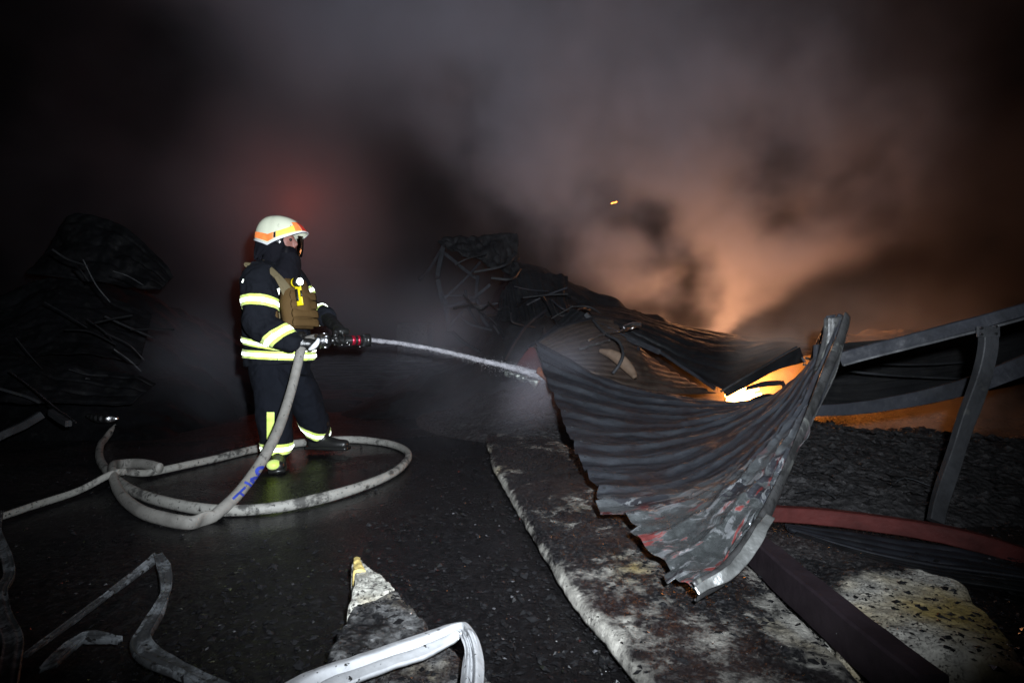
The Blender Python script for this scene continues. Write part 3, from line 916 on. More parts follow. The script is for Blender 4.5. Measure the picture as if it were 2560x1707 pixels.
root = empty('gold_highlight', P(1560, 830, 5.8)*np.array([1,1,0]), 'crumpled bright metal strip added as a gold fire highlight under the ridge', 'metal scrap')  # added reflector strips imitating a highlight streak on the tented sheet
for k, pp in enumerate(([(1470,850,5.62),(1520,834,5.72),(1570,824,5.80),(1592,815,5.82)], [(1556,822,5.7),(1580,812,5.74),(1602,812,5.76)], [(1448,872,5.5),(1490,860,5.55),(1525,850,5.6)])):
    q = cr(pts(*pp), 60)
    V, F = sweep(q, lambda i: circ(.010+.014*(k == 1), .012+.02*(k == 1), 12), ref=(0,0,1))
    V = V + 0.014*np.stack([fbm(V, 16, 3, k), fbm(V, 16, 3, k+5), fbm(V, 16, 3, k+9)], 1)
    mk('highlight_fold', V, F, M['chrome'], root)
lamp('under_sheet_fill_light', 'POINT', P(1690, 975, 6.0), 10, (1.0, 0.30, 0.05), 0.1)  # added lamp warming the sheet belly, no flame of its own
root = empty('tangled_bars', P(1400, 860, 7.0)*np.array([1,1,0]), 'tangle of thin bent black bars over the mound behind the jet', 'bent bars')
rb = np.random.default_rng(91)
for k in range(26):
    x0, y0 = rb.uniform(1130, 1500), rb.uniform(640, 830)
    y0 = max(y0, 660+0.36*(x0-1130))
    a = rb.uniform(-0.45, 1.3); L_ = rb.uniform(50, 130); d_ = rb.uniform(6.6, 7.6)
    p1 = (x0+L_*math.cos(a)*0.5+rb.normal()*12, y0+L_*math.sin(a)*0.5+rb.normal()*12, d_+rb.normal()*.1)
    beam('bar', pts((x0,y0,d_), p1, (x0+L_*math.cos(a), y0+L_*math.sin(a)+rb.normal()*8, d_+rb.normal()*.2)), rb.uniform(.014,.035), rb.uniform(.014,.03), M['sheet_dark'] if rb.uniform() < .75 else M['steel_dark'], root, n=24, seed=k)
# roof plate over the fire gap
root = empty('fallen_roof_plate', P(1900, 930, 5.2)*np.array([1,1,0]), 'dark roof plate slanting up to the right over the bright fire gap', 'roof plate')
strip('plate', pts((1808,978,5.1),(1880,935,5.15),(1940,900,5.2),(1998,868,5.25)), pts((1816,992,5.1),(1880,957,5.15),(1940,925,5.2),(2010,905,5.25)), M['sheet_dark'], root, thick=0.012, seed=5)
beam('plate_edge', pts((1802,978,5.08),(1880,932,5.12),(1940,896,5.17),(1992,867,5.2)), 0.016, 0.016, M['steel_grey'], root)
root = empty('collapsed_roof_sheet', P(1700, 850, 7.0)*np.array([1,1,0]), 'large sooty roof sheet hanging in a V above the fire gap', 'roof sheet')
g = loft([pts((1430,752,8.4),(1560,775,8.2),(1700,812,8.0),(1850,838,8.0),(1980,842,8.0),(2120,845,8.0)),
          pts((1470,780,6.9),(1600,815,6.8),(1745,868,6.7),(1850,880,6.6),(1960,862,6.5),(2100,870,6.6)),
          pts((1490,805,6.45),(1610,866,6.35),(1790,970,5.95),(1860,948,5.8),(1950,898,5.7),(2060,880,5.7))], 150, 90)
solid_sheet('sheet_panel', corrugate(g, 7, 0.02, 0.3, 0.06, 1.1, 17), 0.006, M['sheet_dark'], root)
root = empty('bent_channel', P(1960, 980, 5.3)*np.array([1,1,0]), 'dark bent channel folded like a hook in front of the flames', 'steel channel')
strip('channel_web', pts((1868,965,5.3),(1910,953,5.3),(1950,951,5.3),(1956,956,5.3)), pts((1862,976,5.3),(1905,967,5.3),(1945,963,5.3),(1956,963,5.3)), M['steel_dark'], root, thick=0.01)
beam('channel_leg', pts((1955,952,5.28),(1961,970,5.28),(1959,1000,5.28)), 0.022, 0.03, M['steel_dark'], root)

# ---------------------------------------------------------------- right hand beams
def one_beam(name, label, path, w, h, mat, cat='steel beam', part='beam_body', extra=None, **kw):
    r = empty(name, (path[0][0], path[0][1], 0), label, cat)
    beam(part, path, w, h, mat, r, **kw)
    return r
r = one_beam('steel_beam', 'long dark steel beam rising to the upper right, topmost of the beams', pts((2100,898,3.05),(2181,876,2.98),(2300,846,2.88),(2449,806,2.78),(2580,768,2.7),(3100,612,2.5)), 0.05, 0.065, M['steel_dark'], seed=3, scale=[1.15,1.03,0.92,0.85,0.85])
beam('lower_flange', pts((2110,912,3.04),(2181,893,2.97),(2300,864,2.87),(2449,826,2.77),(2580,790,2.69),(3100,640,2.49)), 0.055, 0.012, M['steel_grey'], r, seed=3)
r = one_beam('steel_beam', 'wide sagging dark steel beam curving up right behind the post', pts((2020,1026,3.4),(2140,1020,3.35),(2296,995,3.25),(2449,955,3.15),(2580,905,3.05),(3150,700,2.8)), 0.03, 0.085, M['steel_dark'], seed=7, scale=[0.75,0.95,1.2,1.3,1.3])
r = one_beam('steel_post', 'grey bent steel post leaning from the top beam down to the red beam', pts((2471,824,2.72),(2468,880,2.72),(2448,960,2.72),(2412,1060,2.7),(2380,1160,2.68),(2352,1245,2.64),(2338,1305,2.60)), 0.07, 0.045, M['steel_grey'], ref=(1,0,0.1), seed=9, scale=[1,1,1,0.9,0.95,0.85])
r = one_beam('red_beam', 'dull red steel beam lying across the rubble from the sheet edge', pts((1915,1282,2.78),(2050,1290,2.72),(2200,1308,2.62),(2350,1332,2.5),(2460,1358,2.42),(2600,1400,2.34),(2900,1470,2.2)), 0.05, 0.072, M['red_paint'], seed=13, scale=[1,1,1,1.05,1.0,0.9])
r = one_beam('dark_beam', 'long purplish black beam running to the bottom right between foam slabs', gpts(0.10, (1868,1352),(1960,1436),(2080,1540),(2230,1668),(2330,1750)), 0.075, 0.115, M['purple_steel'], seed=15, p=9)
bolts = empty('bolt_plate', P(2470, 826, 2.70), 'small bolted plate where the leaning post meets the top beam', 'bolt plate')
V, F = sweep(np.array([P(2470,816,2.70), P(2470,842,2.70)]), circ(.055,.010,8,6), ref=(1,0,0)); mk('plate', V, F, M['steel_grey'], bolts, smooth=False)
for bx, by in ((2452,820),(2488,816),(2452,836),(2488,834)):
    c = P(bx, by, 2.685); V, F = sweep(np.array([c, c+[0,-.008,0]]), circ(.007,.007,6)); mk('bolt', V, F, M['chrome'], bolts, smooth=False)
for k, pp in enumerate(([(2020,1180,3.4),(2080,1165,3.45),(2150,1190,3.4),(2230,1178,3.3)],[(2210,1230,3.1),(2260,1195,3.15),(2330,1215,3.1)],[(1990,1230,3.0),(2050,1222,3.1),(2090,1245,3.0)],[(2140,1150,3.6),(2190,1128,3.7),(2240,1150,3.6)])):
    V, F = sweep(cr(pts(*pp), 30), circ(.0035,.0035,6)); tag(mk('bent_wire', V, F, M['steel_grey']), ('long wavy wire on top of the rubble between sheet edge and post', 'zigzag wire on the rubble just before the post', 'short wire on the rubble close to the bent sheet', 'hooked wire at the far crest of the rubble')[k], 'wire', 'bent wires in the rubble')
for zz, (c1, c2), lab in ((0, (pts((1962,1318,2.66),(2080,1330,2.62),(2230,1352,2.55),(2400,1378,2.45),(2600,1432,2.3)),
                       pts((1975,1330,2.58),(2100,1366,2.45),(2250,1402,2.34),(2420,1430,2.24),(2600,1455,2.12))), 'smooth dark sheet lying directly under the red beam'),
                      (1, (pts((1990,1335,2.5),(2130,1378,2.38),(2300,1418,2.22),(2450,1440,2.15),(2600,1465,2.05)),
                       pts((1985,1342,2.44),(2120,1392,2.30),(2290,1438,2.15),(2440,1462,2.08),(2600,1490,2.0))), 'lower dark sheet edge overlapping the yellowed foam')):
    r = empty('fallen_sheet', (c2[0][0], c2[0][1], 0), lab, 'metal sheet')
    strip('sheet_panel', c1, c2, M['steel_dark'] if zz == 0 else M['sheet_dark'], r, thick=0.012, ribs=3, rib_amp=0.01, nv=40, seed=3+zz)
r = one_beam('thin_rod', 'upper of two thin rods catching orange light behind the strips', pts((2125,904,4.6),(2180,908,4.6),(2290,912,4.7),(2420,905,4.8)), 0.016, 0.016, M['steel_grey'], 'steel rod', 'rod')
r = one_beam('thin_rod', 'lower of two thin rods catching orange light behind the strips', pts((2090,924,4.6),(2200,936,4.6),(2300,943,4.7),(2410,947,4.8)), 0.016, 0.016, M['steel_grey'], 'steel rod', 'rod')
r = empty('fallen_sheet', P(2300, 930, 5)*np.array([1,1,0]), 'broad sooty sheet hanging level between the two long beams', 'metal sheet')
strip('sheet_panel', pts((2050,862,5.3),(2300,840,5.3),(2480,800,5.3),(2640,770,5.3)), pts((2020,1022,5.0),(2150,1030,5.0),(2330,1000,5.0),(2480,975,5.0),(2640,940,5.0)), M['sheet_dark'], r, ribs=9, nv=120)
r = one_beam('bent_rod', 'thin bent rod over the glowing rubble beneath the sagging beam', pts((2030,1060,4.6),(2080,1078,4.7),(2140,1100,4.8)), 0.014, 0.014, M['steel_grey'], 'steel rod', 'rod')
r = empty('fallen_sheet', P(2500, 1250, 3.3)*np.array([1,1,0]), 'long sooty sheet on the rubble to the right of the post', 'metal sheet')
strip('sheet_panel', pts((2330,1170,3.6),(2450,1215,3.4),(2620,1270,3.2)), pts((2370,1235,3.1),(2480,1280,2.95),(2620,1330,2.8)), M['sheet_dark'], r, ribs=3, nv=40, seed=6)

# ================================================================== FOAM SLABS
SLABS = []
def slab(name, left, right, thick, mat, label, n=220, m=70, top=0.02, seed=0, cat='insulation panel', rough=0.012, taper=True, sag=0.0, bias=None, jg=0.012):
    """a thick soft board between two edge lines with rounded sides and torn ends"""
    L, Rr = cr(left, n), cr(right, n)
    t = np.linspace(0, 1, n)
    endw = np.clip(np.sqrt(np.clip(t/0.05, 0, 1)), 0.05, 1) if taper else np.ones(n)
    s = np.linspace(-1, 1, m)
    V = []
    c = (L+Rr)/2; hw = (Rr-L)/2
    jag = jg*fbm(np.stack([t*14, t*0, t*0], 1), 1, 4, seed)+jg*0.4*fbm(np.stack([t*90, t*0, t*0], 1), 1, 2, seed+1)
    jag2 = jg*fbm(np.stack([t*14, t*0+5, t*0], 1), 1, 4, seed+2)
    for i in range(n):
        ss = s*endw[i]
        w = np.where(ss < 0, 1+jag[i]/max(0.05, np.linalg.norm(hw[i])), 1+jag2[i]/max(0.05, np.linalg.norm(hw[i])))
        topp = c[i] + np.outer(ss*w, hw[i])
        rnd = 1-np.clip(np.abs(s), 0, 1)**26
        topp[:, 2] = topp[:, 2] - thick*0.75*(1-rnd) + sag*np.cos(ss*math.pi/2)
        bot = topp[::-1].copy()
        bot[:, 2] = np.minimum(topp[::-1][:, 2]-0.003, c[i][2]-thick)
        V.append(np.vstack([topp, bot]))
    V = np.array(V)
    tp = V[:, :m]
    d = rough*0.8*fbm(tp, 9, 5, seed+5, 0.65) + rough*0.8*np.minimum(0, fbm(tp, 4, 3, seed+6)) + rough*0.6*fbm(tp, 45, 2, seed+9)
    V[:, :m, 2] += d
    mm = 2*m
    F = []
    idx = np.arange(n*mm).reshape(n, mm)
    a = idx[:-1]; b = idx[1:]
    F = np.stack([a, np.roll(a, -1, 1), np.roll(b, -1, 1), b], -1).reshape(-1, 4)[:, ::-1].tolist()
    F.append(tuple(idx[0])); F.append(tuple(idx[-1][::-1]))
    SLABS.append((name, V[:, :m].copy()))
    VV = V.reshape(-1, 3)
    VV[:, 2] = np.maximum(VV[:, 2], -0.02)
    o = mk(name, VV, F, mat)
    if bias is not None:
        tt, sg = np.meshgrid(t, np.concatenate([s, s[::-1]]), indexing='ij')
        o.data.attributes.new('clean', 'FLOAT', 'POINT').data.foreach_set('value', np.asarray(bias(tt, sg), dtype=np.float32).ravel())
    return tag(o, label, cat)

slab('insulation_board', gpts(0.06, (1238,1062),(1216,1085),(1228,1140),(1262,1205),(1300,1272),(1345,1345),(1392,1418),(1450,1500),(1512,1572),(1580,1652),(1650,1745)),
     gpts(0.06, (1290,1058),(1340,1075),(1420,1110),(1500,1165),(1590,1235),(1690,1300),(1800,1345),(1880,1405),(1990,1515),(2100,1630),(2200,1745)),
     0.05, M['foam_slab'], 'long charred cream foam slab under the bent corrugated sheet', n=420, m=190, seed=41, rough=0.005, bias=lambda t, s: 0.09*np.exp(-((s+1)/0.07)**2)+0.07*np.exp(-((s-1)/0.30)**2)+0.015*np.clip((t-0.6)/0.3, 0, 1)-0.05*np.exp(-((t-0.5)/0.15)**2)*np.exp(-((s-0.1)/0.5)**2))
slab('insulation_board', gpts(0.10, (1884,1322),(1885,1345),(1935,1400),(1990,1462),(2045,1520),(2080,1570),(2130,1602),(2190,1612),(2290,1630),(2380,1640),(2460,1665),(2545,1700)),
     gpts(0.12, (1905,1322),(1990,1340),(2090,1368),(2180,1392),(2270,1412),(2350,1432),(2415,1450),(2440,1490),(2490,1540),(2530,1600),(2560,1650),(2600,1700)),
     0.12, M['foam_right'], 'scorched foam slab with a yellowed white end at lower right', n=260, m=150, seed=51, rough=0.009, sag=0.02, jg=0.02, bias=lambda t, s: -0.10+0.24*np.clip((t-0.42+0.05*s)/0.12, 0, 1)+0.10*np.exp(-((s+1)/0.12)**2))
o = slab('foam_fragment', gpts(0.10, (883,1397),(880,1420),(886,1450),(878,1480),(870,1515)), gpts(0.10, (903,1397),(915,1412),(950,1432),(968,1446),(992,1468)),
     0.09, M['foam_white'], 'pointed white foam tip with yellow end rising from the ash', n=90, m=60, seed=61, rough=0.012, taper=False)
slab('charred_board', gpts(0.088, (872,1505),(868,1540),(835,1590),(815,1640),(790,1745)), gpts(0.088, (990,1465),(1040,1520),(1080,1560),(1150,1620),(1290,1745)),
     0.085, M['foam_ash'], 'black ash crusted board under the white folded hose', n=200, m=150, seed=71, rough=0.014)
tip = slab('foam_fragment', gpts(0.108, (884,1395),(883,1410),(884,1428)), gpts(0.108, (901,1396),(906,1410),(916,1424)), 0.05,
     simple('yellow_foam', (0.52, 0.40, 0.14), 0.7, 0, .3, .3, 20, .5, 60), 'small yellow foam knob at the point of the white foam tip', n=40, m=40, seed=66, rough=0.008, taper=True, sag=0.004)

# ================================================================== LOOSE CHIPS
def chips(name, count, place, size, mat, label, seed):
    r = np.random.default_rng(seed)
    V, F = [], []
    base = np.array([(1,0,0),(-1,0,0),(0,1,0),(0,-1,0),(0,0,1),(0,0,-1)], float)
    tri = [(0,2,4),(2,1,4),(1,3,4),(3,0,4),(2,0,5),(1,2,5),(3,1,5),(0,3,5)]
    k = 0
    for _ in range(count):
        c = place(r)
        if c is None: continue
        s = size(r)*np.array([r.uniform(.6,1.5), r.uniform(.6,1.5), r.uniform(.15,.6)])
        a = r.uniform(0, 6.28); ca, sa = math.cos(a), math.sin(a)
        b = base*s*r.uniform(.7,1.3,(6,1))
        b = np.stack([b[:,0]*ca-b[:,1]*sa, b[:,0]*sa+b[:,1]*ca, b[:,2]+b[:,0]*r.uniform(-.4,.4)], 1)
        V.append(b + c)
        F += [(a_+k, b_+k, c_+k) for a_, b_, c_ in tri]
        k += 6
    o = mk(name, np.vstack(V), F, mat, smooth=False)
    return tag(o, label, kind='stuff')

def on_yard(r):
    y = 1.35*math.exp(r.uniform(0, math.log(7.5/1.35)))
    x = r.uniform(-1.0, 1.0)*y*0.95
    # sparse round the puddle, dense near the foam
    w = 0.12 + 0.88*np.clip((x - (-0.55) + 0.1*y)/0.6, 0, 1)
    if y < 2.6 and x > -1.1: w = max(w, 0.6)
    if r.uniform() > w: return None
    return np.array([x, y, 0.002])
glossy_char = simple('wet_char', (0.012, 0.012, 0.013), 0.22, 0, 0.8, 0.5, 40)
grey_ash = simple('grey_ash_flake', (0.075, 0.075, 0.08), 0.25, 0, 0.5, 0.6, 40)
chips('charred_debris', 26000, on_yard, lambda r: 0.003+0.013*r.uniform()**4, glossy_char, 'small wet charred chips strewn over the yard', 5)
chips('ash_debris', 1500, on_yard, lambda r: 0.0018+0.006*r.uniform()**3, grey_ash, 'small pale ash flakes strewn over the yard', 6)
def on_heap(r):
    x, y = r.uniform(0.6, 5.0), r.uniform(2.9, 7.0)
    h = float(heap_h(np.array([[x]]), np.array([[y]]))[0, 0])
    if h < 0.05: return None
    return np.array([x, y, h + 0.0])
def on_slab(r):
    nm, g_ = SLABS[0 if r.uniform() < 0.78 else (1 if r.uniform() < 0.5 else 3)]
    q = g_[int(r.integers(3, g_.shape[0]-3)), int(r.integers(4, g_.shape[1]-4))]
    if r.uniform() < 0.45 + 0.9*float(vnoise(np.array(q)*3.1, 77)): return None
    return np.array(q) + np.array([r.normal()*.01, r.normal()*.01, 0.001])
chips('char_flakes', 15000, on_slab, lambda r: 0.0015+0.012*r.uniform()**5, glossy_char, 'wet black char flakes lying on the foam slabs', 15)
def on_any(r):
    k = r.uniform()
    if k < 0.45: return on_slab(r)
    if k < 0.65: return on_heap(r)
    c = on_yard(r)
    return None if c is None else c + np.array([0, 0, 0.004])
chips('glint_flecks', 4200, on_any, lambda r: 0.0012+0.0028*r.uniform()**2, M['chrome'], 'tiny mirror flecks added as wet glints over the char', 25)  # mirror-like flecks added to imitate wet sparkle
chips('rubble_chunks', 9000, on_heap, lambda r: 0.008+0.045*r.uniform()**3, M['rubble'], 'broken black chunks on the low rubble', 8)

# ================================================================== MIDDLE WRECK
root = empty('twisted_frame', P(1110, 870, 8)*np.array([1,1,0]), 'twisted black steel frame standing in smoke right of the jet nozzle', 'steel frame')
for pp, w in (([(1112,600,8.2),(1104,640,8.2),(1094,695,8.2),(1106,745,8.2),(1118,780,8.1),(1122,830,8.0)], .07),
              ([(1104,620,8.2),(1072,672,8.1),(1048,700,8.0)], .045),
              ([(1106,630,8.2),(1150,665,8.2),(1195,700,8.2)], .05),
              ([(1200,655,8.3),(1160,700,8.2),(1112,745,8.2)], .035),
              ([(1195,690,8.1),(1192,745,8.0),(1210,800,7.9),(1240,830,7.8)], .045),
              ([(1112,768,8.1),(1170,752,8.0),(1192,740,7.9),(1225,712,7.9)], .045),
              ([(1126,812,7.9),(1146,790,7.9),(1164,773,7.8),(1205,765,7.8),(1245,758,7.8)], .03),
              ([(1150,790,7.9),(1170,808,7.8),(1230,825,7.7)], .03),
              ([(1110,738,8.2),(1160,740,8.2),(1195,748,8.1)], .022),
              ([(1130,830,7.8),(1160,855,7.7),(1200,880,7.6)], .04)):
    beam('bent_bar', pts(*pp), w, w, M['steel_dark'], root, n=30)
strip('top_plank', pts((1094,598,8.2),(1170,590,8.2),(1290,584,8.3)), pts((1104,612,8.1),(1180,655,8.1),(1300,700,8.2)), M['heap'], root, thick=0.03, ribs=2, nv=24, noise_amp=0.16, seed=5)
root = empty('corrugated_sheet', P(1300, 850, 7.4)*np.array([1,1,0]), 'fan of sooty corrugated sheet leaning in front of the dark mound', 'metal sheet')
g = loft([pts((1250,735,7.4),(1245,775,7.2),(1235,800,7.0)), pts((1280,700,7.6),(1300,760,7.3),(1310,805,7.0)), pts((1330,680,7.8),(1350,730,7.5),(1370,790,7.1)), pts((1420,690,8.0),(1420,740,7.6),(1430,790,7.2))], 60, 120)
solid_sheet('sheet_panel', corrugate(g, 9, 0.03, 0.4, 0.05, 1.1, 14), 0.004, M['sheet_dark'], root)
root = empty('corrugated_sheet', P(1400, 800, 6.6)*np.array([1,1,0]), 'dark ridge sheet with one bright edge above the orange belly', 'metal sheet')
strip('sheet_panel', pts((1345,848,6.5),(1385,815,6.6),(1430,770,6.7)), pts((1360,860,6.3),(1420,830,6.35),(1480,790,6.4)), M['sheet_dark'], root, ribs=4, nv=60, seed=4)
beam('bright_edge', pts((1379,796,6.5),(1405,781,6.55),(1432,766,6.6)), 0.012, 0.012, M['chrome'], root)
one_beam('leaning_bar', 'thin dark bar leaning up from the jet towards the ridge', pts((1262,900,6.0),(1290,850,6.1),(1320,810,6.3),(1365,775,6.5)), 0.03, 0.03, M['steel_dark'], 'steel bar', 'bar')
root = empty('dark_crate', P(1070, 870, 8.6)*np.array([1,1,0]), 'low black burnt-out box in the smoke beyond the water jet', 'box')
c = P(1075, 845, 8.6)
V, F = sweep(np.array([c+[-.22,0,-.35], c+[-.22,0,.2]]), circ(.24,.3,16,8), ref=(1,0,0)); mk('box_body', V, F, M['rubble'], root)
V, F = sweep(np.array([c+[-.22,0,.2], c+[-.22,0,.23]]), circ(.26,.32,16,8), ref=(1,0,0)); mk('lid', V, F, M['sheet_dark'], root)

# ================================================================== LEFT WRECK
def scrap(lab, c1, c2, mat, ribs=5, seed=0, thick=0.004, noise_amp=0.05):
    r = empty('collapsed_sheet', (c1[0][0], c1[0][1], 0), lab, 'metal sheet')
    g = loft([c1, (c1+c2)/2, c2], 90, 100)
    solid_sheet('sheet_panel', corrugate(g, ribs*0.6, 0.010, 0.2, noise_amp*3.2, 1.0, seed), thick, mat, r)
    return r
scrap('topmost black sheet of the left wreck, its tip drooping rightward', pts((120,590,6.6),(180,532,6.6),(300,560,6.7),(400,640,6.8),(436,690,6.8)), pts((60,680,6.3),(150,690,6.3),(270,700,6.4),(350,720,6.5),(400,720,6.6)), M['sheet_dimmed'], 6, 3)
scrap('tall black sheet standing in the middle of the left wreck', pts((-60,790,5.8),(60,700,6.0),(180,690,6.1),(300,740,6.2),(385,770,6.3)), pts((-60,960,5.2),(80,900,5.4),(200,890,5.5),(300,900,5.6),(350,910,5.7)), M['sheet_dimmed'], 7, 5)
scrap('low black sheet sloping to the ground beside the hose end', pts((-80,880,5.0),(80,890,5.1),(200,920,5.2),(330,930,5.3),(390,960,5.4)), pts((-80,1010,4.6),(60,1000,4.7),(180,1000,4.9),(270,1010,5.0),(330,1010,5.1)), M['sheet_dimmed'], 6, 9)
one_beam('fallen_channel', 'grey channel lying slanted at the far left edge', pts((-60,1125,4.3),(10,1085,4.4),(60,1062,4.5),(104,1036,4.6)), 0.045, 0.06, M['steel_grey'], 'steel channel', 'channel_body')
one_beam('fallen_channel', 'short grey channel stub pointing down beside the slanted one', pts((128,1030,4.6),(150,1046,4.5),(172,1058,4.4)), 0.045, 0.05, M['steel_grey'], 'steel channel', 'channel_body')
one_beam('thin_rod', 'thin bright rod slanting down across the left wreck', pts((22,928,4.6),(80,970,4.5),(140,1020,4.4),(172,1042,4.35),(190,1056,4.3)), 0.010, 0.010, M['chrome'], 'steel rod', 'rod')
one_beam('thin_rod', 'dull curved rod above the slanted channel at the left edge', pts((-20,965,4.6),(30,980,4.6),(70,992,4.6),(100,1006,4.6)), 0.02, 0.02, M['steel_grey'], 'steel rod', 'rod')
o = mk('crumpled_foil', *sweep(cr(pts((222,1038,5.2),(245,1045,5.1),(275,1047,5.05),(298,1046,5.1)), 40), lambda i: circ(0.01+0.03*math.sin(math.pi*i/39)**0.5, 0.02+0.012*math.sin(i*0.9), 16), ref=(0,0,1)), M['chrome'])
tag(o, 'bright crumpled metal piece on the ground by the left wreck', 'metal scrap')

root = empty('tangled_bars', P(220, 800, 6.0)*np.array([1,1,0]), 'thin bent black bars sticking out of the left wreck', 'bent bars')
rb = np.random.default_rng(17)
for k in range(16):
    x0, y0 = rb.uniform(20, 330), rb.uniform(620, 980)
    a = rb.uniform(-0.3, 1.0); L_ = rb.uniform(50, 140); d_ = rb.uniform(4.7, 5.3)
    beam('bar', pts((x0,y0,d_), (x0+L_*math.cos(a)*0.5+rb.normal()*6, y0+L_*math.sin(a)*0.5+rb.normal()*6, d_+.05), (x0+L_*math.cos(a), y0+L_*math.sin(a), d_+.1)), rb.uniform(.010,.025), rb.uniform(.008,.018), M['sheet_dark'] if rb.uniform() < .3 else M['sheet_dimmed'], root, n=20, seed=k)
print('STAGE structures done')

# ================================================================== FIREFIGHTER
def union(name, tubes, voxel, mat, parent, smooth=3, wrinkle=0.0, wscale=9, seed=0, bands=()):
    """tubes: list of (V, F). One continuous remeshed surface"""
    V, F, k = [], [], 0
    for v, f in tubes:
        V.append(v); F += [tuple(i+k for i in q) for q in f]; k += len(v)
    V = np.vstack(V)
    me = bpy.data.meshes.new('tmp'); me.from_pydata(V.tolist(), [], F); me.update()
    o = bpy.data.objects.new('tmp', me); scene.collection.objects.link(o)
    md = o.modifiers.new('r', 'REMESH'); md.mode = 'VOXEL'; md.voxel_size = voxel
    if smooth:
        sm = o.modifiers.new('s', 'SMOOTH'); sm.iterations = smooth; sm.factor = 0.5
    dg = bpy.context.evaluated_depsgraph_get()
    ev = o.evaluated_get(dg)
    m2 = bpy.data.meshes.new_from_object(ev)
    co = np.empty(len(m2.vertices)*3); m2.vertices.foreach_get('co', co); co = co.reshape(-1, 3)
    no = np.empty(len(m2.vertices)*3); m2.vertices.foreach_get('normal', no); no = no.reshape(-1, 3)
    if wrinkle:
        w = fbm(co + 0.05*np.stack([fbm(co, 6, 2, 1), fbm(co, 6, 2, 2), fbm(co, 6, 2, 3)], 1), wscale, 3, seed)
        co = co + no*(wrinkle*(1-2*np.abs(w)) - wrinkle*0.4)[:, None]
    faces = [tuple(p.vertices) for p in m2.polygons]
    bpy.data.objects.remove(o); bpy.data.meshes.remove(m2)
    ob = mk(name, co, faces, mat, parent)
    return ob, BVHTree.FromPolygons([Vector(c_) for c_ in co], faces)

def limb(path, radii, ref=(0,1,0), n=24, m=20, p=2.2, caps=True):
    """radii: per control point (a,b): a across ref, b the other way"""
    path = np.asarray(path, float)
    rad = np.array([(r, r) if isinstance(r, (int, float)) else r for r in radii], float)
    full = cr(np.hstack([path, rad]), n)
    pc, rr = full[:, :3], np.maximum(full[:, 3:], 0.004)
    if caps:
        T = nrm(np.gradient(pc, axis=0))
        e0 = [pc[0]-T[0]*rr[0].min()*k for k in (0.75, 0.45)]
        e1 = [pc[-1]+T[-1]*rr[-1].min()*k for k in (0.45, 0.75)]
        pc = np.vstack([e0, pc, e1]); rr = np.vstack([rr[0]*0.5, rr[0]*0.85, rr, rr[-1]*0.85, rr[-1]*0.5])
    return sweep(pc, lambda i: circ(rr[i, 0], rr[i, 1], m, p), ref=ref)

def blob(c, r, ref=None, nu=16, nv=12):
    V = []
    for i in range(nv+1):
        a = math.pi*i/nv
        for j in range(nu):
            b = 2*math.pi*j/nu
            V.append((c[0]+r[0]*math.sin(a)*math.cos(b), c[1]+r[1]*math.sin(a)*math.sin(b), c[2]+r[2]*math.cos(a)))
    F = [(i*nu+j, i*nu+(j+1) % nu, (i+1)*nu+(j+1) % nu, (i+1)*nu+j)[::-1] for i in range(nv) for j in range(nu)]
    return np.array(V), F

FD = 4.3
person = empty('person', (P(715, 900, FD)[0], FD, 0), 'firefighter in dark turnout gear and white helmet aiming a hose nozzle', 'person')

# joints
pelvis = P(700, 905, 4.3); chest = P(684, 740, 4.3); neck = P(694, 660, 4.3)
r_sh, r_el, r_wr, r_hand = P(652,702,4.08), P(653,808,4.00), P(722,858,3.98), P(758,852,4.02)
l_sh, l_el, l_wr, l_hand = P(722,702,4.50), P(772,782,4.56), P(822,795,4.42), P(848,822,4.30)
r_hip, r_kn, r_an = P(680,925,4.2), P(684,1025,4.12), P(693,1118,4.12)
l_hip, l_kn, l_an = P(728,925,4.4), P(768,1010,4.5), P(790,1082,4.62)

# the body under the clothes, one continuous mesh
hc = P(703, 606, 4.3)
tubes = [limb([pelvis, chest, neck], [(.16,.12),(.18,.12),(.07,.07)]),
         limb([neck, hc], [.06,.06]), blob(hc+[-.005,0,0.01], (.098,.078,.125)),
         blob(hc+[.045,0,-.055], (.05,.052,.06)),                 # jaw
         limb([hc+[.085,0,.03], hc+[.112,0,-.012], hc+[.098,0,-.028]], [.010,.015,.010]),   # nose
         limb([hc+[.082,-.03,.036], hc+[.09,0,.036], hc+[.082,.03,.036]], [.012,.010,.012]),  # brow
         limb([hc+[.092,-.018,-.052], hc+[.098,0,-.052], hc+[.092,.018,-.052]], [.007,.008,.007]), # lips
         limb([r_sh, r_el, r_wr, r_hand], [.06,.05,.035,.03]), limb([l_sh, l_el, l_wr, l_hand], [.06,.05,.035,.03]),
         limb([r_hip, r_kn, r_an], [.09,.06,.045]), limb([l_hip, l_kn, l_an], [.09,.06,.045])]
body, _ = union('body', tubes, 0.009, M['skin'], person, 2)
for s in (-1, 1):
    V, F = blob(hc+np.array([.082, .030*s, .014]), (.012,.012,.012)); mk('eye', V, F, M['black_plastic'], person)
    V, F = blob(hc+np.array([-.005, .080*s, .0]), (.018,.010,.03)); mk('ear', V, F, M['skin'], person)

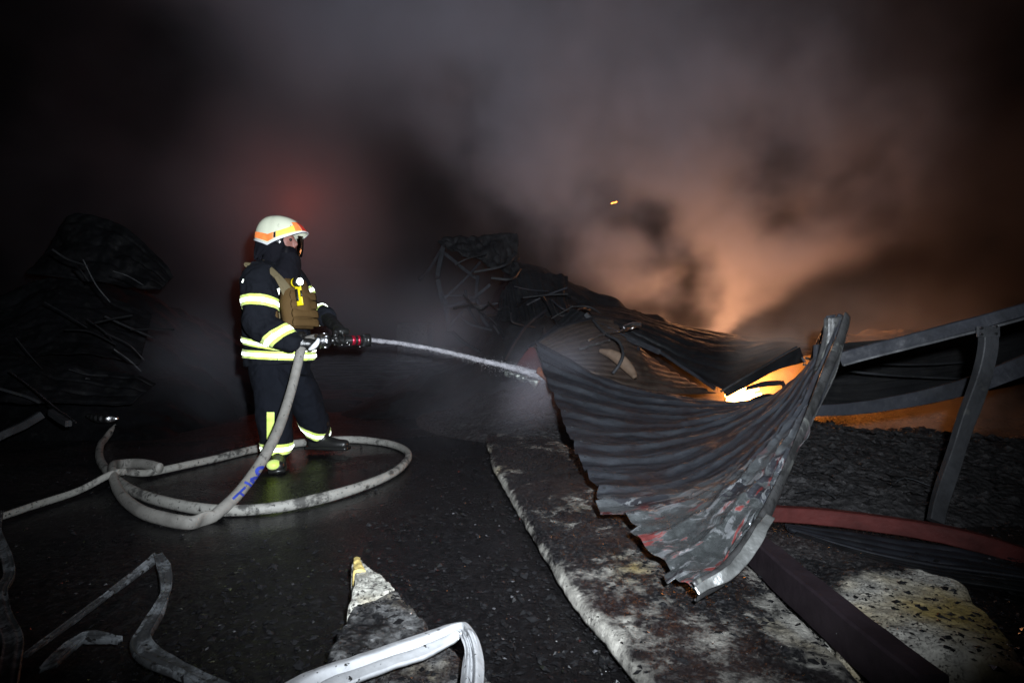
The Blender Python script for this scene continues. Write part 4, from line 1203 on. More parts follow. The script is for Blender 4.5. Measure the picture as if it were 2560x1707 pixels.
# jacket: torso and both sleeves
torso = limb(np.array([P(701,908,4.3), P(699,880,4.3), P(692,830,4.3), P(687,770,4.3), P(684,715,4.3), P(688,680,4.3), P(697,655,4.3)]),
             [(.245,.238),(.240,.236),(.225,.222),(.225,.215),(.225,.205),(.175,.150),(.085,.095)], n=40, m=32, p=2.3, caps=False)
sleeve_r = limb([r_sh+[.01,.06,.03], r_sh, P(655,762,4.02), r_el, P(694,835,3.98), P(732,855,3.98)], [.11,.125,.118,.108,.088,.070], n=34)
sleeve_l = limb([l_sh+[-.02,-.06,.02], l_sh, P(752,745,4.56), l_el, P(800,788,4.48), P(818,792,4.42)], [.11,.12,.11,.10,.082,.07], n=34)
jacket, bj = union('jacket', [torso, sleeve_r, sleeve_l], 0.010, M['jacket'], person, 3, 0.022, 8, 3)

# trousers
tr = [limb([P(700,880,4.3), P(702,940,4.3)], [(.215,.215),(.19,.20)], caps=False),
      limb([r_hip+[0,0,.05], r_hip, P(684,975,4.14), r_kn, P(690,1075,4.12), P(694,1122,4.12)], [.15,.148,.130,.118,.108,.104], n=40),
      limb([l_hip+[0,0,.05], l_hip, P(752,970,4.45), l_kn, P(785,1052,4.56), P(792,1080,4.62)], [.15,.145,.126,.116,.106,.102], n=40)]
trousers, bt = union('trousers', tr, 0.010, M['trousers'], person, 4, 0.018, 7, 8)

# boots
def boot(ankle, toe_dir, ground_z, s=1.0):
    td = nrm(np.array([toe_dir[0], toe_dir[1], 0.0]))
    a = np.array(ankle)
    heel = np.array([a[0], a[1], ground_z+0.045]) - td*0.06
    ball = heel + td*0.20; toe = heel + td*0.27
    tubes = [limb([a+[0,0,.10], a, heel+td*.03+[0,0,.05]], [.078,.07,.06]),
             limb([heel, heel+td*.1+[0,0,.01], ball, toe], [(.048,.05),(.052,.055),(.058,.042),(.05,.036)], ref=np.cross(td,[0,0,1]), caps=True)]
    b, _ = union('boot', tubes, 0.008, M['rubber'], person, 2)
    sole_path = np.array([heel-td*.05, heel, ball, toe+td*.03]); sole_path[:, 2] = ground_z+0.014
    V, F = sweep(cr(sole_path, 20), lambda i: circ(.047+.016*math.sin(i/19*2.6), .014, 16, 5), ref=np.cross(td,[0,0,1]))
    mk('sole', V, F, M['black_plastic'], b)
    return b, toe, td
br, toe_r, td_r = boot(P(695,1135,4.1), (0.35,-0.94), 0.0)
bl, toe_l, td_l = boot(P(800,1085,4.6), (0.95,-0.1), 0.03)
# yellow toe cap of the near boot
V, F = blob(toe_r + np.array([-.02,-.0,.01]), (.048,.05,.035)); mk('toe_cap', V, F, M['lime'], br)

# bands of tape wrapped round sleeves, hem and legs: hug the cloth by ray casting towards the limb axis
def band(bvh, c, axis, rmax, w, off, a0=0, a1=2*math.pi, name='tape_band', stripes=True, nseg=56, parent=person, tilt=None, mats=('lime','silver')):
    axis = nrm(axis)
    u = nrm(np.cross(axis, [0.1, 1, 0.2])); v = np.cross(axis, u)
    full = a1-a0 > 6.2
    def ring(lo, hi, offset, k, nm, mat, par):
        rows = 7
        V, ok = [], []
        for r in range(rows):
            h = lo+(hi-lo)*r/(rows-1)
            for j in range(nseg+1):
                a = a0+(a1-a0)*j/nseg
                d = u*math.cos(a)+v*math.sin(a)
                o_ = np.array(c)+axis*h+d*rmax
                hit = bvh.ray_cast(Vector(o_), Vector(-d), rmax)
                if hit[0] is None: V.append(np.array(c)+axis*h+d*rmax*0.5); ok.append(False)
                else: V.append(np.array(hit[0])+d*offset); ok.append(True)
        F = []
        for r in range(rows-1):
            for j in range(nseg):
                q = (r*(nseg+1)+j, r*(nseg+1)+j+1, (r+1)*(nseg+1)+j+1, (r+1)*(nseg+1)+j)
                if all(ok[i] for i in q): F.append(q)
        return mk(nm, V, F, mat, par)
    b = ring(-w/2, w/2, off, 0, name, M[mats[0]], parent)
    if stripes: ring(-w*0.20, w*0.20, off+0.0022, 1, 'silver_stripe', M[mats[1]], b)
    return b
band(bj, P(655,764,4.03), np.array([0.02,0.28,1]), 0.19, 0.075, 0.004)
band(bj, P(706,836,3.985), np.array([0.62,0,-0.80]), 0.15, 0.085, 0.004)
band(bj, P(760,735,4.53), l_el-l_sh, 0.17, 0.07, 0.004)
band(bj, P(806,779,4.47), l_wr-l_el, 0.15, 0.06, 0.004)
band(bj, P(699,886,4.3), np.array([0.05,0,1]), 0.34, 0.060, 0.005, nseg=90)
band(bj, P(690,861,4.3), np.array([0.16,0,1]), 0.33, 0.050, 0.005, nseg=90)
band(bt, P(694,1118,4.12), np.array([0,0,1]), 0.2, 0.075, 0.004)
band(bt, P(789,1076,4.6), np.array([0.5,-0.2,1]), 0.2, 0.075, 0.004)
# vertical strip on the shin of the near leg
VV, FF = [], []
rows = 40
for i in range(rows):
    py = 1030+(1106-1030)*i/(rows-1)
    for s in range(5):
        px = 667+(686-667)*s/4
        d = Vector(P(px, py, 1))-Vector((0,0,CAM_H)); d.normalize()
        h = bt.ray_cast(Vector((0,0,CAM_H)), d)
        VV.append(np.array(h[0])-np.array(d)*0.005 if h[0] is not None else P(px, py, 4.0))
for i in range(rows-1):
    for s in range(4): FF.append((i*5+s, i*5+s+1, i*5+s+6, i*5+s+5))
mk('shin_strip', VV, FF, M['lime'], person)
# small white patch on the upper arm and bright seam
def decal(bvh, quad, mat, name, parent=person, n=8, off=0.006):
    VV, FF = [], []
    q = np.array(quad, float)
    for i in range(n):
        for j in range(n):
            a, b = i/(n-1), j/(n-1)
            px, py = (q[0]*(1-a)+q[1]*a)*(1-b)+(q[3]*(1-a)+q[2]*a)*b
            d = Vector(P(px, py, 1))-Vector((0,0,CAM_H)); d.normalize()
            h = bvh.ray_cast(Vector((0,0,CAM_H)), d)
            VV.append(np.array(h[0])-np.array(d)*off if h[0] is not None else P(px, py, 4.2))
    for i in range(n-1):
        for j in range(n-1): FF.append((i*n+j, i*n+j+1, (i+1)*n+j+1, (i+1)*n+j))
    return mk(name, VV, FF, mat, parent)
decal(bj, [(693,722),(716,717),(722,737),(700,744)], M['silver'], 'chest_patch')
decal(bj, [(604,706),(607,698),(610,699),(607,707)], M['silver'], 'shoulder_fleck')
decal(bj, [(719,733),(724,733),(726,752),(718,764)], M['lime'], 'tape_band')

# vest: front plate, side cummerbund, shoulder strap, pouches
def plate(c, right, up, out, w, h, t, mat, name, parent, p=5, bulge=0.02, n=14, taper=0.0):
    right, up, out = nrm(right), nrm(up), nrm(out)
    V = []
    for i in range(n):
        for j in range(n):
            a, b = -1+2*i/(n-1), -1+2*j/(n-1)
            k = (1-abs(a)**p*0.5)*(1-abs(b)**p*0.5)
            V.append(c+right*a*w/2*(1-taper*max(0, b)-0.35*taper*max(0, -b))+up*b*h/2+out*(t*(0.6+0.4*k)+bulge*(1-a*a)*(1-b*b)))
    N = len(V)
    for i in range(n):
        for j in range(n):
            a, b = -1+2*i/(n-1), -1+2*j/(n-1)
            V.append(c+right*a*w/2*(1-taper*max(0, b)-0.35*taper*max(0, -b))+up*b*h/2)
    f = grid_faces(n, n)
    F = f.tolist()+(f[:, ::-1]+N).tolist()
    b_ = [i for i in range(n)]+[r_*n+n-1 for r_ in range(1, n)]+[(n-1)*n+i for i in range(n-2, -1, -1)]+[r_*n for r_ in range(n-2, 0, -1)]
    for i in range(len(b_)):
        a, c2 = b_[i], b_[(i+1) % len(b_)]
        F.append((c2, a, a+N, c2+N))
    return mk(name, V, F, mat, parent)
# facing: mostly to the right of the frame, a little towards the lens
face = nrm([0.86, -0.50, 0]); side = nrm([-0.50, -0.86, 0])   # side = his right hand side
vup = nrm([-0.12, 0.05, 1])
vc = P(742, 760, 4.12)
vest = empty('vest', vc); vest.parent = person; vest.location = Vector(vc)-Vector(person.location)
VP = lambda a, b, o_: vc + side*a + vup*b + face*o_
plate(VP(0,0,-.03), -side, vup, face, .27, .36, .07, M['vest'], 'front_plate', vest, bulge=0.055, p=3, taper=0.35)
for k, (hh, tt) in enumerate(((.075,.012),(.01,.016),(-.055,.020),(-.12,.016))):
    plate(VP(-.01,hh-.015,.062), -side, vup, face, .23, .058, tt, M['vest'], 'pouch_row', vest, bulge=0.012, p=8, taper=0.10)
plate(VP(.155,-.08,-.10), nrm(np.array([1,-.35,0])), vup, nrm([-0.2,-1,0]), .15, .16, .035, M['vest'], 'side_panel', vest, bulge=0.015)
for hh in (-.03, -.09):
    path = cr(np.array([VP(.12,hh,-.04), VP(.20,hh-.005,-.13), VP(.225,hh-.005,-.22)]), 16)
    V, F = sweep(path, circ(.024,.006,10,5), ref=(0,0,1)); mk('cummerbund_strap', V, F, M['strap'], vest)
def strap(pp, w=0.022, t=0.006, ref=(0.3,-1,0.5), nm='shoulder_strap', mat='strap', par=vest):
    V, F = sweep(cr(pp, 40), circ(t, w, 10, 5), ref=ref)
    return mk(nm, V, F, M[mat], par)
strap(pts((652,652,4.20),(657,664,4.10),(672,672,4.04),(692,690,4.02),(712,712,4.02),(724,732,4.04)), 0.024)
strap(pts((690,690,4.01),(702,712,4.01),(712,735,4.02),(722,752,4.05)), 0.016)
strap(pts((655,660,4.10),(640,668,4.05),(628,662,4.04),(613,660,4.05),(622,670,4.05),(618,680,4.05)), 0.012)
strap(pts((740,820,4.09),(735,790,4.07),(732,770,4.06),(738,745,4.06)), 0.026, nm='plate_trim')
plate(VP(.02,.135,.035), -side, vup, face, .075, .03, .012, M['orange_tape'], 'id_label', vest, bulge=0.003)

# gloves with separate fingers closed on what they hold
NZ0, NZ1 = P(762,852,4.06), P(925,850,4.34)       # nozzle axis
ax = nrm(NZ1-NZ0)
def glove(c, axis, r, palm, wrist, name='glove', spread=1.0, flip=1):
    axis, palm = nrm(axis), nrm(np.asarray(palm)-axis*np.dot(palm, axis))
    other = np.cross(axis, palm)*flip
    tb = []
    L = [0.95, 1.05, 1.0, 0.82]
    for k in range(4):
        o_ = axis*(-0.037+0.0245*k)*spread
        ring = []
        for a in np.linspace(-0.25, 3.0*L[k]+0.1*k, 8):
            rr = r+0.017
            ring.append(c+o_+palm*math.cos(a)*rr+other*math.sin(a)*rr)
        tb.append(limb(ring, [.0155,.0155,.0150,.0145,.0150,.0135,.013,.011], n=20, m=12))
    pc = c+palm*(r+0.022)
    tb.append(limb([pc-axis*.042, pc, pc+axis*.042], [(.026,.034),(.030,.040),(.026,.034)], ref=palm, n=12))
    th = [c-axis*.045+palm*(r+.02)-other*.02, c-axis*.052+palm*r*0.3-other*(r+.018), c-axis*.030-palm*r*0.6-other*(r+.014), c-axis*.012-palm*(r*0.9)-other*(r*0.6+.012)]
    tb.append(limb(th, [.022,.019,.017,.013], n=14, m=12))
    tb.append(limb([pc, (pc*0.45+wrist*0.55), wrist, wrist+(wrist-pc)*0.25], [.038,.045,.052,.056], n=14))
    return union(name, tb, 0.0042, M['leather'], person, 2, 0.004, 26, 4)
glove(P(768,852,4.06), ax, 0.034, np.array([-0.35,-0.9,-0.25]), r_wr+(r_hand-r_wr)*0.25, 'glove')
gl2, _ = glove(P(852,846,4.21), ax, 0.032, np.array([-0.15,-0.35,1.0]), P(822,800,4.38), 'glove', flip=-1)
V, F = sweep(cr(pts((797,846,3.94),(792,858,3.93),(782,868,3.93),(772,874,3.94)), 16), lambda i: circ(.005, .005+.013*math.sin(math.pi*(i+1)/17), 10), ref=(0.5,-1,0.3))
mk('glove_label', V, F, M['white_plastic'], person)

# nozzle
nozzle = empty('hose_nozzle', NZ0, 'black and silver firefighting nozzle with red rings in both gloved hands', 'nozzle')
def along(t): return NZ0+(NZ1-NZ0)*t
def turned(name, prof, mat, parent, m=28):
    """prof: list of (t along the nozzle, radius)"""
    path = np.array([along(t) for t, _ in prof])
    T, S, B = frames(np.array([NZ0, NZ1]))
    V = []
    for pnt, (_, r) in zip(path, prof):
        for j in range(m):
            a = 2*math.pi*j/m
            V.append(pnt+S[0]*math.cos(a)*r+B[0]*math.sin(a)*r)
    n = len(prof)
    F = [(i*m+j, i*m+(j+1) % m, (i+1)*m+(j+1) % m, (i+1)*m+j) for i in range(n-1) for j in range(m)]
    F += [tuple(range(m))[::-1], tuple(range((n-1)*m, n*m))]
    return mk(name, V, F, mat, parent)
turned('coupling', [(.13,.036),(.15,.045),(.20,.047),(.21,.041),(.25,.041),(.26,.050),(.33,.050),(.34,.043),(.37,.036)], M['chrome'], nozzle)
cp = turned('coupling_ring', [(.225,.046),(.226,.0525),(.245,.0525),(.246,.046)], M['chrome'], nozzle)
for k in range(6):
    a = k*math.pi/3+.3
    T, S, B = frames(np.array([NZ0, NZ1]))
    d = S[0]*math.cos(a)+B[0]*math.sin(a)
    c = along(.30)+d*.052
    V, F = sweep(np.array([c-ax*.018, c+ax*.018]), circ(.006,.010,8,4), ref=d); mk('lug', V, F, M['chrome'], nozzle)
turned('nozzle_body', [(.36,.027),(.42,.026),(.55,.028),(.66,.031),(.68,.034),(.84,.034),(.86,.036)], M['black_plastic'], nozzle)
turned('red_ring', [(.70,.034),(.705,.0365),(.745,.0365),(.75,.034)], M['red_anodised'], nozzle)
turned('red_ring', [(.79,.034),(.795,.0375),(.825,.0375),(.83,.034)], M['red_anodised'], nozzle)
turned('bumper', [(.86,.038),(.90,.040),(.92,.046),(.925,.050),(.985,.051),(.99,.046),(1.0,.034),(.995,.02)], M['black_plastic'], nozzle)
for k in range(14):
    a = k*2*math.pi/14
    d = S[0]*math.cos(a)+B[0]*math.sin(a)
    c = along(.895)+d*.041
    V, F = sweep(np.array([c-ax*.013, c+ax*.013]), circ(.004,.004,8,4), ref=d); mk('bumper_tooth', V, F, M['steel_grey'], nozzle)
for t_, px_, py_ in ((.6,868,857),(.66,873,862),(.74,900,866)):
    V, F = blob(P(px_, py_, 4.17), (.006,.006,.006)); mk('bolt', V, F, M['chrome'], nozzle)
V, F = sweep(cr(np.array([along(.62)+[0,-.03,.0], along(.60)+[0,-.055,.05], along(.56)+[0,-.03,.085], along(.55)+[0,.03,.085]]), 20), circ(.006,.010,8,4)); mk('bail_handle', V, F, M['black_plastic'], nozzle)

# helmet
def hz(py): return P(0, py, FD)[2]
def hx(px): return P(px, 0, FD)[0]
hcx = hx(698)
RIM = dict(xb=hx(642), xf=hx(766), zb=hz(603), zs=hz(620), zf=hz(583), xs=hx(687))
apex = np.array([hx(692), FD, hz(542)])
YW = 0.128
def rim_pt(a):
    # a = 0 front, pi back
    cx_ = (RIM['xb']+RIM['xf'])/2; rx_ = (RIM['xf']-RIM['xb'])/2
    x = cx_+rx_*math.cos(a)
    y = FD - YW*math.sin(a)*(abs(math.sin(a))**(-0.15) if abs(math.sin(a)) > 1e-6 else 1)*(1.0-0.12*max(0, math.cos(a)))
    if x > RIM['xs']: z = RIM['zs']+(RIM['zf']-RIM['zs'])*((x-RIM['xs'])/(RIM['xf']-RIM['xs']))**0.9
    else: z = RIM['zs']+(RIM['zb']-RIM['zs'])*((RIM['xs']-x)/(RIM['xs']-RIM['xb']))**0.9
    return np.array([x, y, z])
def helm(a, t, off=0.0):
    """t = 0 rim, 1 crown"""
    r = rim_pt(a)
    th = t*math.pi/2
    fr = max(0, math.cos(a))
    k = max(0.0, math.cos(th))**(0.72+0.30*fr*fr)
    # the brow flares out into a brim
    base = np.array([apex[0]*0.75+hcx*0.25, FD, 0])
    p = np.array([base[0]+(r[0]-base[0])*k*(1-0.10*math.sin(th*2)*fr), FD+(r[1]-FD)*k, r[2]+(apex[2]-r[2])*math.sin(th)**(0.92+0.1*fr)])
    c_ = np.array([base[0], FD, r[2]*0.6+apex[2]*0.4-.04])
    return p+nrm(p-c_)*off
def helm_patch(name, a0, a1, t0, t1, mat, parent, off, na=60, nt=12, tf=None, thick=0.002):
    g = np.zeros((nt, na, 3))
    for i in range(nt):
        for j in range(na):
            a = a0+(a1-a0)*j/(na-1)
            lo, hi = (t0, t1) if tf is None else tf(a)
            g[i, j] = helm(a, lo+(hi-lo)*i/(nt-1), off)
    return solid_sheet(name, g, thick, mat, parent)
helmet = empty('helmet', np.array([hcx, FD, hz(600)])); helmet.parent = person; helmet.location = Vector(helmet.location)-Vector(person.location)
helm_patch('helmet_shell', 0, 2*math.pi, 0.0, 0.995, M['helmet'], helmet, 0.0, 96, 40, thick=0.004)
# stripes: a is measured so that (0,pi) is the near side
helm_patch('rear_stripe', 1.62, 2*math.pi-1.62, 0, 0, M['orange_tape'], helmet, 0.003, 60, 6, tf=lambda a: (0.06, 0.20))
for s, rng_ in ((1, (0.42, 1.52)), (-1, (-0.42, -1.52))):
    def tf(a):
        k = np.clip((1.52-abs(a))/1.1, 0, 1)
        return (0.07, 0.20+0.17*k**2)
    helm_patch('side_stripe', rng_[0] if s > 0 else rng_[1], rng_[1] if s > 0 else rng_[0], 0, 0, M['yellow_tape'], helmet, 0.003, 40, 8, tf=tf)
helm_patch('brow_stripe', 0.40, 0.75, 0, 0, M['orange_tape'], helmet, 0.0045, 20, 8, tf=lambda a: (0.08, 0.40+0.0*a))
helm_patch('front_stripe', -0.36, 0.36, 0, 0, M['red_tape'], helmet, 0.003, 24, 8, tf=lambda a: (0.06, 0.42))
helm_patch('side_logo', 1.525, 1.61, 0, 0, M['black_plastic'], helmet, 0.004, 8, 6, tf=lambda a: (0.07, 0.19))
helm_patch('rim_trim', 0, 2*math.pi, 0.0, 0.03, M['white_plastic'], helmet, 0.003, 96, 4, thick=0.008)
# visor under the brim
g = np.zeros((16, 40, 3))
for i in range(16):
    for j in range(40):
        a = -1.35+2.7*j/39; t = i/15
        zz = hz(590)*(1-t)+hz(641)*t + 0.02*(1-math.cos(a))*t
        rr = 0.128+0.012*math.sin(t*2.2)
        g[i, j] = (hx(712)+math.cos(a)*rr*(1.05-0.15*t), FD-math.sin(a)*0.118, zz)
mk('visor', g.reshape(-1, 3), grid_faces(16, 40), M['visor'], helmet)
V, F = blob(np.array([hx(713), FD-.118, hz(611)]), (.022,.012,.02)); mk('visor_hinge', V, F, M['chrome'], helmet)
# knit hood, collar and neck curtain
union('balaclava', [limb([P(690,600,4.3), P(694,640,4.3), P(690,668,4.3)], [(.105,.10),(.098,.098),(.12,.12)]),
                    limb([P(722,634,4.27), P(722,655,4.27), P(715,690,4.25)], [(.070,.066),(.088,.085),(.12,.10)])], 0.009, M['balaclava'], person, 3, 0.006, 12, 2)
g = np.zeros((14, 50, 3))
for i in range(14):
    for j in range(50):
        a = 1.35+(2*math.pi-2.7)*j/49; t = i/13
        r_ = rim_pt(a)
        tgt = np.array([hx(655)+0.02*math.cos(a), FD-(YW*0.75)*math.sin(a), hz(652)])
        p_ = r_*(1-t)+tgt*t
        p_[0] -= 0.018*math.sin(t*2.4)*max(0, -math.cos(a))
        g[i, j] = p_ + 0.006*math.sin(a*14)*t
solid_sheet('neck_curtain', g, 0.004, M['balaclava'], helmet)

# hand torch clipped to the vest: its own thing
tor = empty('hand_torch', P(748, 735, 3.99), 'yellow and black hand torch clipped upright on the tan vest', 'torch')
tdir = nrm(P(744,700,4.0)-P(752,762,3.99))
def tpl(c, w, h, t, mat, nm): return plate(c, nrm([1,-.25,0.15]), tdir, nrm([.25,-1,0.1]), w, h, t, mat, nm, tor, bulge=0.004)
tpl(P(748,738,3.99), .050, .15, .02, M['yellow_plastic'], 'torch_body')
tpl(P(743,738,3.965), .020, .085, .012, M['black_plastic'], 'grip')
tpl(P(753,734,3.965), .014, .045, .010, M['black_plastic'], 'switch_panel')
hd = nrm([0.75,-.65,0.05])
c0 = P(742,706,4.0)
V, F = sweep(np.array([c0-hd*.03, c0+hd*.0]), circ(.035,.035,20)); mk('head_shell', V, F, M['yellow_plastic'], tor)
V, F = sweep(np.array([c0, c0+hd*.035, c0+hd*.045]), circ(.036,.036,22), scale=[1,1.05,.95]); mk('head_bezel', V, F, M['black_plastic'], tor)
V, F = sweep(np.array([c0+hd*.044, c0+hd*.048]), circ(.024,.026,20)); mk('lens', V, F, M['silver'], tor)

print('STAGE person done')

# ================================================================== WATER JET
wp = cr(pts((924,850,4.34),(1000,858,4.55),(1100,876,4.8),(1200,900,5.0),(1290,921,5.1),(1372,946,5.15)), 160)
wr = np.interp(np.linspace(0,1,160), [0,.3,.7,1], [.018,.018,.024,.046])
i_ = np.arange(160)
wr = wr*(1+0.12*fbm(np.stack([i_*0.2, i_*0, i_*0],1), 1, 3, 2))
V, F = sweep(wp, lambda i: circ(wr[i], wr[i]*0.9, 18), ref=(0,0,1))
V = V + (0.003*fbm(V, 30, 2, 3))[:, None]
o = mk('water_jet', V, F, M['water']); tag(o, 'white jet of water arcing from the nozzle to the bent sheet', 'water jet')
def jet_drop(r):
    t = r.uniform()**0.6
    c = wp[int(t*159)]
    return c + r.normal(0, 1, 3)*(0.008+0.045*t**2)*np.array([1,1,1]) - np.array([0,0,0.02*t])
chips('spray_droplets', 2600, jet_drop, lambda r: 0.0012+0.002*r.uniform(), M['droplet'], 'fine droplets thrown off the water jet', 12)

# ================================================================== FIRE
def flame(cx, cyy, cz, h, w, lean, seed, mat, parent):
    path = cr(np.array([(cx, cyy, cz), (cx+lean*.3, cyy, cz+h*.35), (cx+lean*.5, cyy+.03, cz+h*.7), (cx+lean, cyy, cz+h)]), 24)
    V, F = sweep(path, lambda i: circ(w*(0.35+math.sin(min(1, i/23*1.25+.15)*math.pi)**0.8)*(1-0.75*i/23), w*.6*(1-0.8*i/23)+.004, 14), ref=(1,0,0))
    V = V + 0.25*w*np.stack([fbm(V, 9, 3, seed), fbm(V, 9, 3, seed+1), 0*V[:,0]], 1)
    return mk('flame_tongue', V, F, mat, parent)
fr = empty('fire', P(1850, 995, 6.0), 'white hot flames in the gap under the slanting roof plate', 'fire')
for k, (px, py, hh, w, ln) in enumerate(((1826,1000,.12,.08,.10),(1845,1000,.13,.09,.12),(1866,1000,.12,.09,.14),(1850,1000,.09,.11,.02),(1884,1002,.08,.06,.08),(1835,1003,.08,.08,-.02))):
    q = P(px, py, 6.0+0.05*k)
    flame(q[0], q[1], q[2], hh, w, ln, k*7, M['fire'], fr)
hp = pts((1872,1004,4.95),(1895,990,4.95),(1920,985,4.95),(1945,992,4.95),(1965,1004,4.95))
V, F = sweep(cr(hp, 30), circ(.05,.08,14), ref=(0,0,1)); V = V - np.array([0,0,.045]) + 0.02*np.stack([fbm(V,9,3,1),fbm(V,9,3,2),fbm(V,9,3,3)],1)
tag(mk('char_lump', V, F, M['heap']), 'black lump of char silhouetted low in front of the flames', 'char lump')
lamp('fire_light', 'POINT', P(1895, 975, 6.3), 100, (1.0, 0.27, 0.035), 0.15)
fr2 = empty('fire', P(2120, 1110, 5.6), 'low red flames glowing through the rubble below the sagging beam', 'fire')
for k, (px, py, hh, w, ln) in enumerate(((2150,1105,.05,.05,.02),(2185,1118,.06,.04,.03),(2120,1098,.04,.03,.02))):
    q = P(px, py, 6.4); flame(q[0], q[1], q[2]-.05, hh, w, ln, 50+k*7, M['ember'], fr2)
lamp('ember_light', 'POINT', P(2170, 1085, 5.9), 20, (1.0, 0.16, 0.02), 0.12)
lamp('plume_fire_light', 'POINT', P(1780, 830, 10.4), 620, (1.0, 0.42, 0.17), 0.9)
lamp('rear_fire_light', 'POINT', P(2150, 835, 10.8), 260, (1.0, 0.32, 0.09), 0.9)
lamp('side_fire_light', 'POINT', P(2440, 1100, 6.4), 7, (1.0, 0.14, 0.02), 0.2)
lamp('far_fire_light', 'POINT', P(740, 520, 13.3), 60, (1.0, 0.11, 0.03), 0.5)
for k, (px, py) in enumerate(((1531,508),(1539,506))):
    V, F = sweep(cr(pts((px-3,py+1.5,6.5),(px+3,py-1.5,6.5)), 4), circ(.006,.006,6))
    o = mk('flying_ember', V, F, M['ember'], smooth=False)
    tag(o, ('tiny orange ember floating in the smoke, lower of the pair', 'tiny orange ember floating in the smoke, upper of the pair')[k], 'ember', 'flying embers')

# ================================================================== SMOKE
def smoke_volume(name, lo, hi, res, build, color, label, aniso=0.0):
    ng = bpy.data.node_groups.new(name+'_field', 'GeometryNodeTree')
    ng.interface.new_socket('Geometry', in_out='OUTPUT', socket_type='NodeSocketGeometry')
    n, l = ng.nodes, ng.links
    out = n.new('NodeGroupOutput')
    vc_ = n.new('GeometryNodeVolumeCube')
    vc_.inputs['Min'].default_value = lo; vc_.inputs['Max'].default_value = hi
    for a, k in zip(('Resolution X', 'Resolution Y', 'Resolution Z'), res): vc_.inputs[a].default_value = k
    pos = n.new('GeometryNodeInputPosition').outputs[0]
    class E:
        @staticmethod
        def m(op, a, b=None, c=None, clamp=False):
            x = n.new('ShaderNodeMath'); x.operation = op; x.use_clamp = clamp
            for i, v in enumerate((a, b, c)):
                if v is None: continue
                if isinstance(v, (int, float)): x.inputs[i].default_value = v
                else: l.new(v, x.inputs[i])
            return x.outputs[0]
        @staticmethod
        def v(op, a, b):
            x = n.new('ShaderNodeVectorMath'); x.operation = op
            for i, q in enumerate((a, b)):
                if isinstance(q, tuple): x.inputs[i].default_value = q
                elif isinstance(q, (int, float)): (x.inputs['Scale'] if op == 'SCALE' else x.inputs[i]).default_value = q
                else: l.new(q, x.inputs[i])
            return x.outputs['Value' if op in ('DISTANCE', 'LENGTH') else 'Vector']
        @staticmethod
        def noise(vec, scale, detail=4, rough=0.55, color=False):
            x = n.new('ShaderNodeTexNoise'); x.inputs['Scale'].default_value = scale
            x.inputs['Detail'].default_value = detail; x.inputs['Roughness'].default_value = rough
            l.new(vec, x.inputs['Vector'])
            return x.outputs['Color' if color else 'Fac']
        @staticmethod
        def smooth(v, a, b):
            x = n.new('ShaderNodeMapRange'); x.interpolation_type = 'SMOOTHSTEP'
            x.inputs['From Min'].default_value = a; x.inputs['From Max'].default_value = b
            l.new(v, x.inputs['Value'])
            return x.outputs['Result']
        @staticmethod
        def xyz(vec):
            x = n.new('ShaderNodeSeparateXYZ'); l.new(vec, x.inputs[0]); return x.outputs
    dens = build(E, pos)
    l.new(dens, vc_.inputs['Density'])
    sm = n.new('GeometryNodeSetMaterial')
    mat = bpy.data.materials.new(name+'_material'); mat.use_nodes = True
    mn, ml = mat.node_tree.nodes, mat.node_tree.links
    mn.remove(mn['Principled BSDF'])
    pv = mn.new('ShaderNodeVolumePrincipled')
    pv.inputs['Color'].default_value = (*color, 1)
    pv.inputs['Density'].default_value = 1.0
    pv.inputs['Anisotropy'].default_value = aniso
    ml.new(pv.outputs[0], mn['Material Output'].inputs['Volume'])
    sm.inputs['Material'].default_value = mat
    l.new(vc_.outputs[0], sm.inputs['Geometry'])
    l.new(sm.outputs[0], out.inputs[0])
    me = bpy.data.meshes.new(name); me.materials.append(mat)
    o = bpy.data.objects.new(name, me)
    scene.collection.objects.link(o)
    md = o.modifiers.new('smoke_field', 'NODES'); md.node_group = ng
    return tag(o, label, kind='stuff')

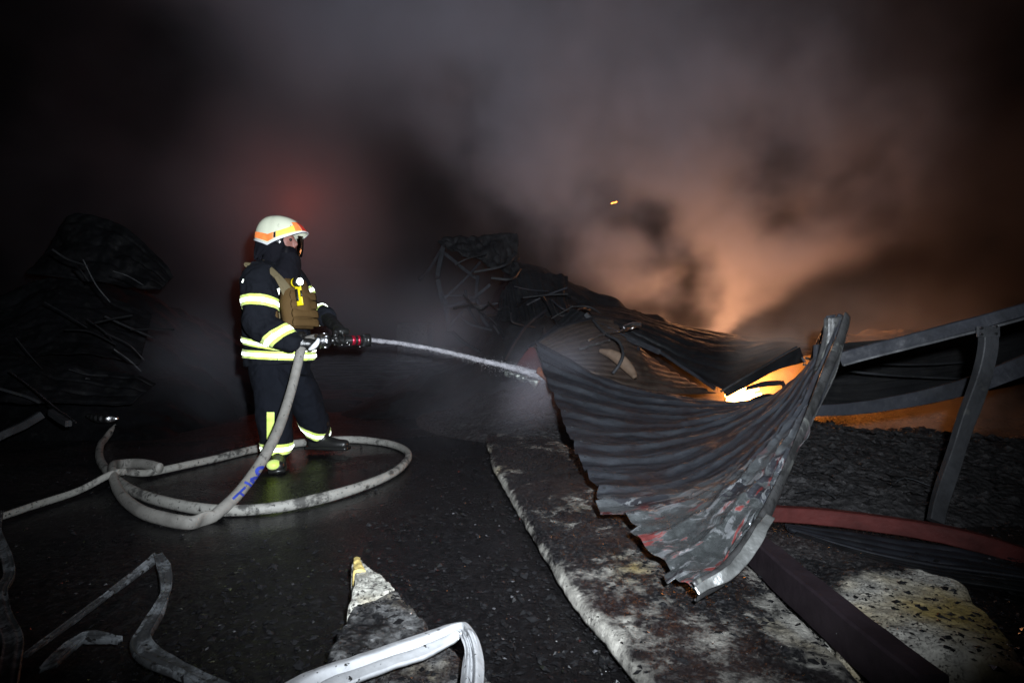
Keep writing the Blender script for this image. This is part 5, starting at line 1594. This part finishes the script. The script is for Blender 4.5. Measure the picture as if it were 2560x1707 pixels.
def plume(E, pos):
    w = E.v('SUBTRACT', E.noise(pos, 0.35, 3, 0.5, True), (0.5, 0.5, 0.5))
    q = E.v('ADD', pos, E.v('SCALE', w, 2.2))
    X = E.xyz(q); x, y, z = X[0], X[1], X[2]
    t = E.m('MAXIMUM', E.m('SUBTRACT', z, 0.75), 0.0)
    cx_ = E.m('SUBTRACT', 3.5, E.m('MULTIPLY', E.m('MULTIPLY', t, t), 0.118))
    wd = E.m('ADD', 0.35, E.m('MINIMUM', E.m('MULTIPLY', t, 2.1), E.m('ADD', 2.9, E.m('MULTIPLY', t, 0.42))))
    mx_ = E.m('SUBTRACT', 1.0, E.m('DIVIDE', E.m('ABSOLUTE', E.m('SUBTRACT', x, cx_)), wd))
    my_ = E.m('SUBTRACT', 1.0, E.m('DIVIDE', E.m('ABSOLUTE', E.m('SUBTRACT', y, E.m('SUBTRACT', 9.9, E.m('MULTIPLY', t, 0.30)))), E.m('ADD', 0.6, E.m('MULTIPLY', t, 0.55))))
    mask = E.m('MULTIPLY', E.smooth(mx_, 0.0, 0.75), E.smooth(my_, 0.0, 0.6))
    nz = E.noise(q, 0.55, 5, 0.55)
    d = E.m('MULTIPLY', mask, E.m('MULTIPLY', E.smooth(E.m('ADD', E.m('MULTIPLY', nz, 0.75), E.m('MULTIPLY', E.noise(q, 1.7, 6, 0.68), 0.25)), 0.405, 0.605), E.m('MAXIMUM', E.m('SUBTRACT', 1.35, E.m('MULTIPLY', t, 0.20)), 0.38)))
    # drifting steam near the ground and thin smoke everywhere behind
    for (c, r, a) in (((-3.6,6.9,0.40), 1.4, 0.34), ((-1.15,7.3,1.3), 1.0, 0.75), ((-0.6,5.6,0.35), 1.1, 0.10), ((-2.2,7.8,0.9), 2.0, 0.12), ((0.6, 6.4, 0.3), 0.9, 0.12), ((-4.6, 11.6, 3.4), 3.2, 0.45), (tuple(float(v_) for v_ in P(1362, 938, 5.2)), 0.60, 1.7), ((-2.6, 9.0, 6.4), 3.4, 0.6)):
        dist = E.v('DISTANCE', q, c)
        s = E.m('MAXIMUM', E.m('SUBTRACT', 1.0, E.m('DIVIDE', dist, r)), 0.0)
        d = E.m('ADD', d, E.m('MULTIPLY', E.m('MULTIPLY', s, s), a))
    P0 = E.xyz(pos)
    thin = E.m('MULTIPLY', E.m('MULTIPLY', E.smooth(P0[1], 6.2, 8.5), E.smooth(nz, 0.3, 0.7)), 0.025)
    return E.m('ADD', d, thin)
smoke_volume('smoke', (-9.5, 4.9, 0.02), (9.5, 13.6, 9.5), (180, 78, 92), plume, (0.70, 0.72, 0.84), 'billowing smoke rising from the fire and drifting over the yard')

def fire_smoke(E, pos):
    n_ = E.noise(pos, 1.6, 4, 0.6)
    dist = E.v('DISTANCE', pos, tuple(float(v) for v in P(1930, 950, 6.6)))
    s = E.m('MAXIMUM', E.m('SUBTRACT', 1.0, E.m('DIVIDE', dist, 0.9)), 0.0)
    dist2 = E.v('DISTANCE', pos, tuple(float(v) for v in P(2150, 1060, 6.0)))
    s2 = E.m('MAXIMUM', E.m('SUBTRACT', 1.0, E.m('DIVIDE', dist2, 1.7)), 0.0)
    return E.m('MULTIPLY', E.m('ADD', E.m('MULTIPLY', s, 1.6), E.m('MULTIPLY', s2, 0.8)), E.smooth(n_, 0.38, 0.62))
smoke_volume('fire_smoke', (1.4, 5.0, -0.1), (7.6, 8.4, 1.9), (90, 50, 30), fire_smoke, (0.85, 0.8, 0.75), 'dense smoke lit orange right around the flames')
print('STAGE smoke done')
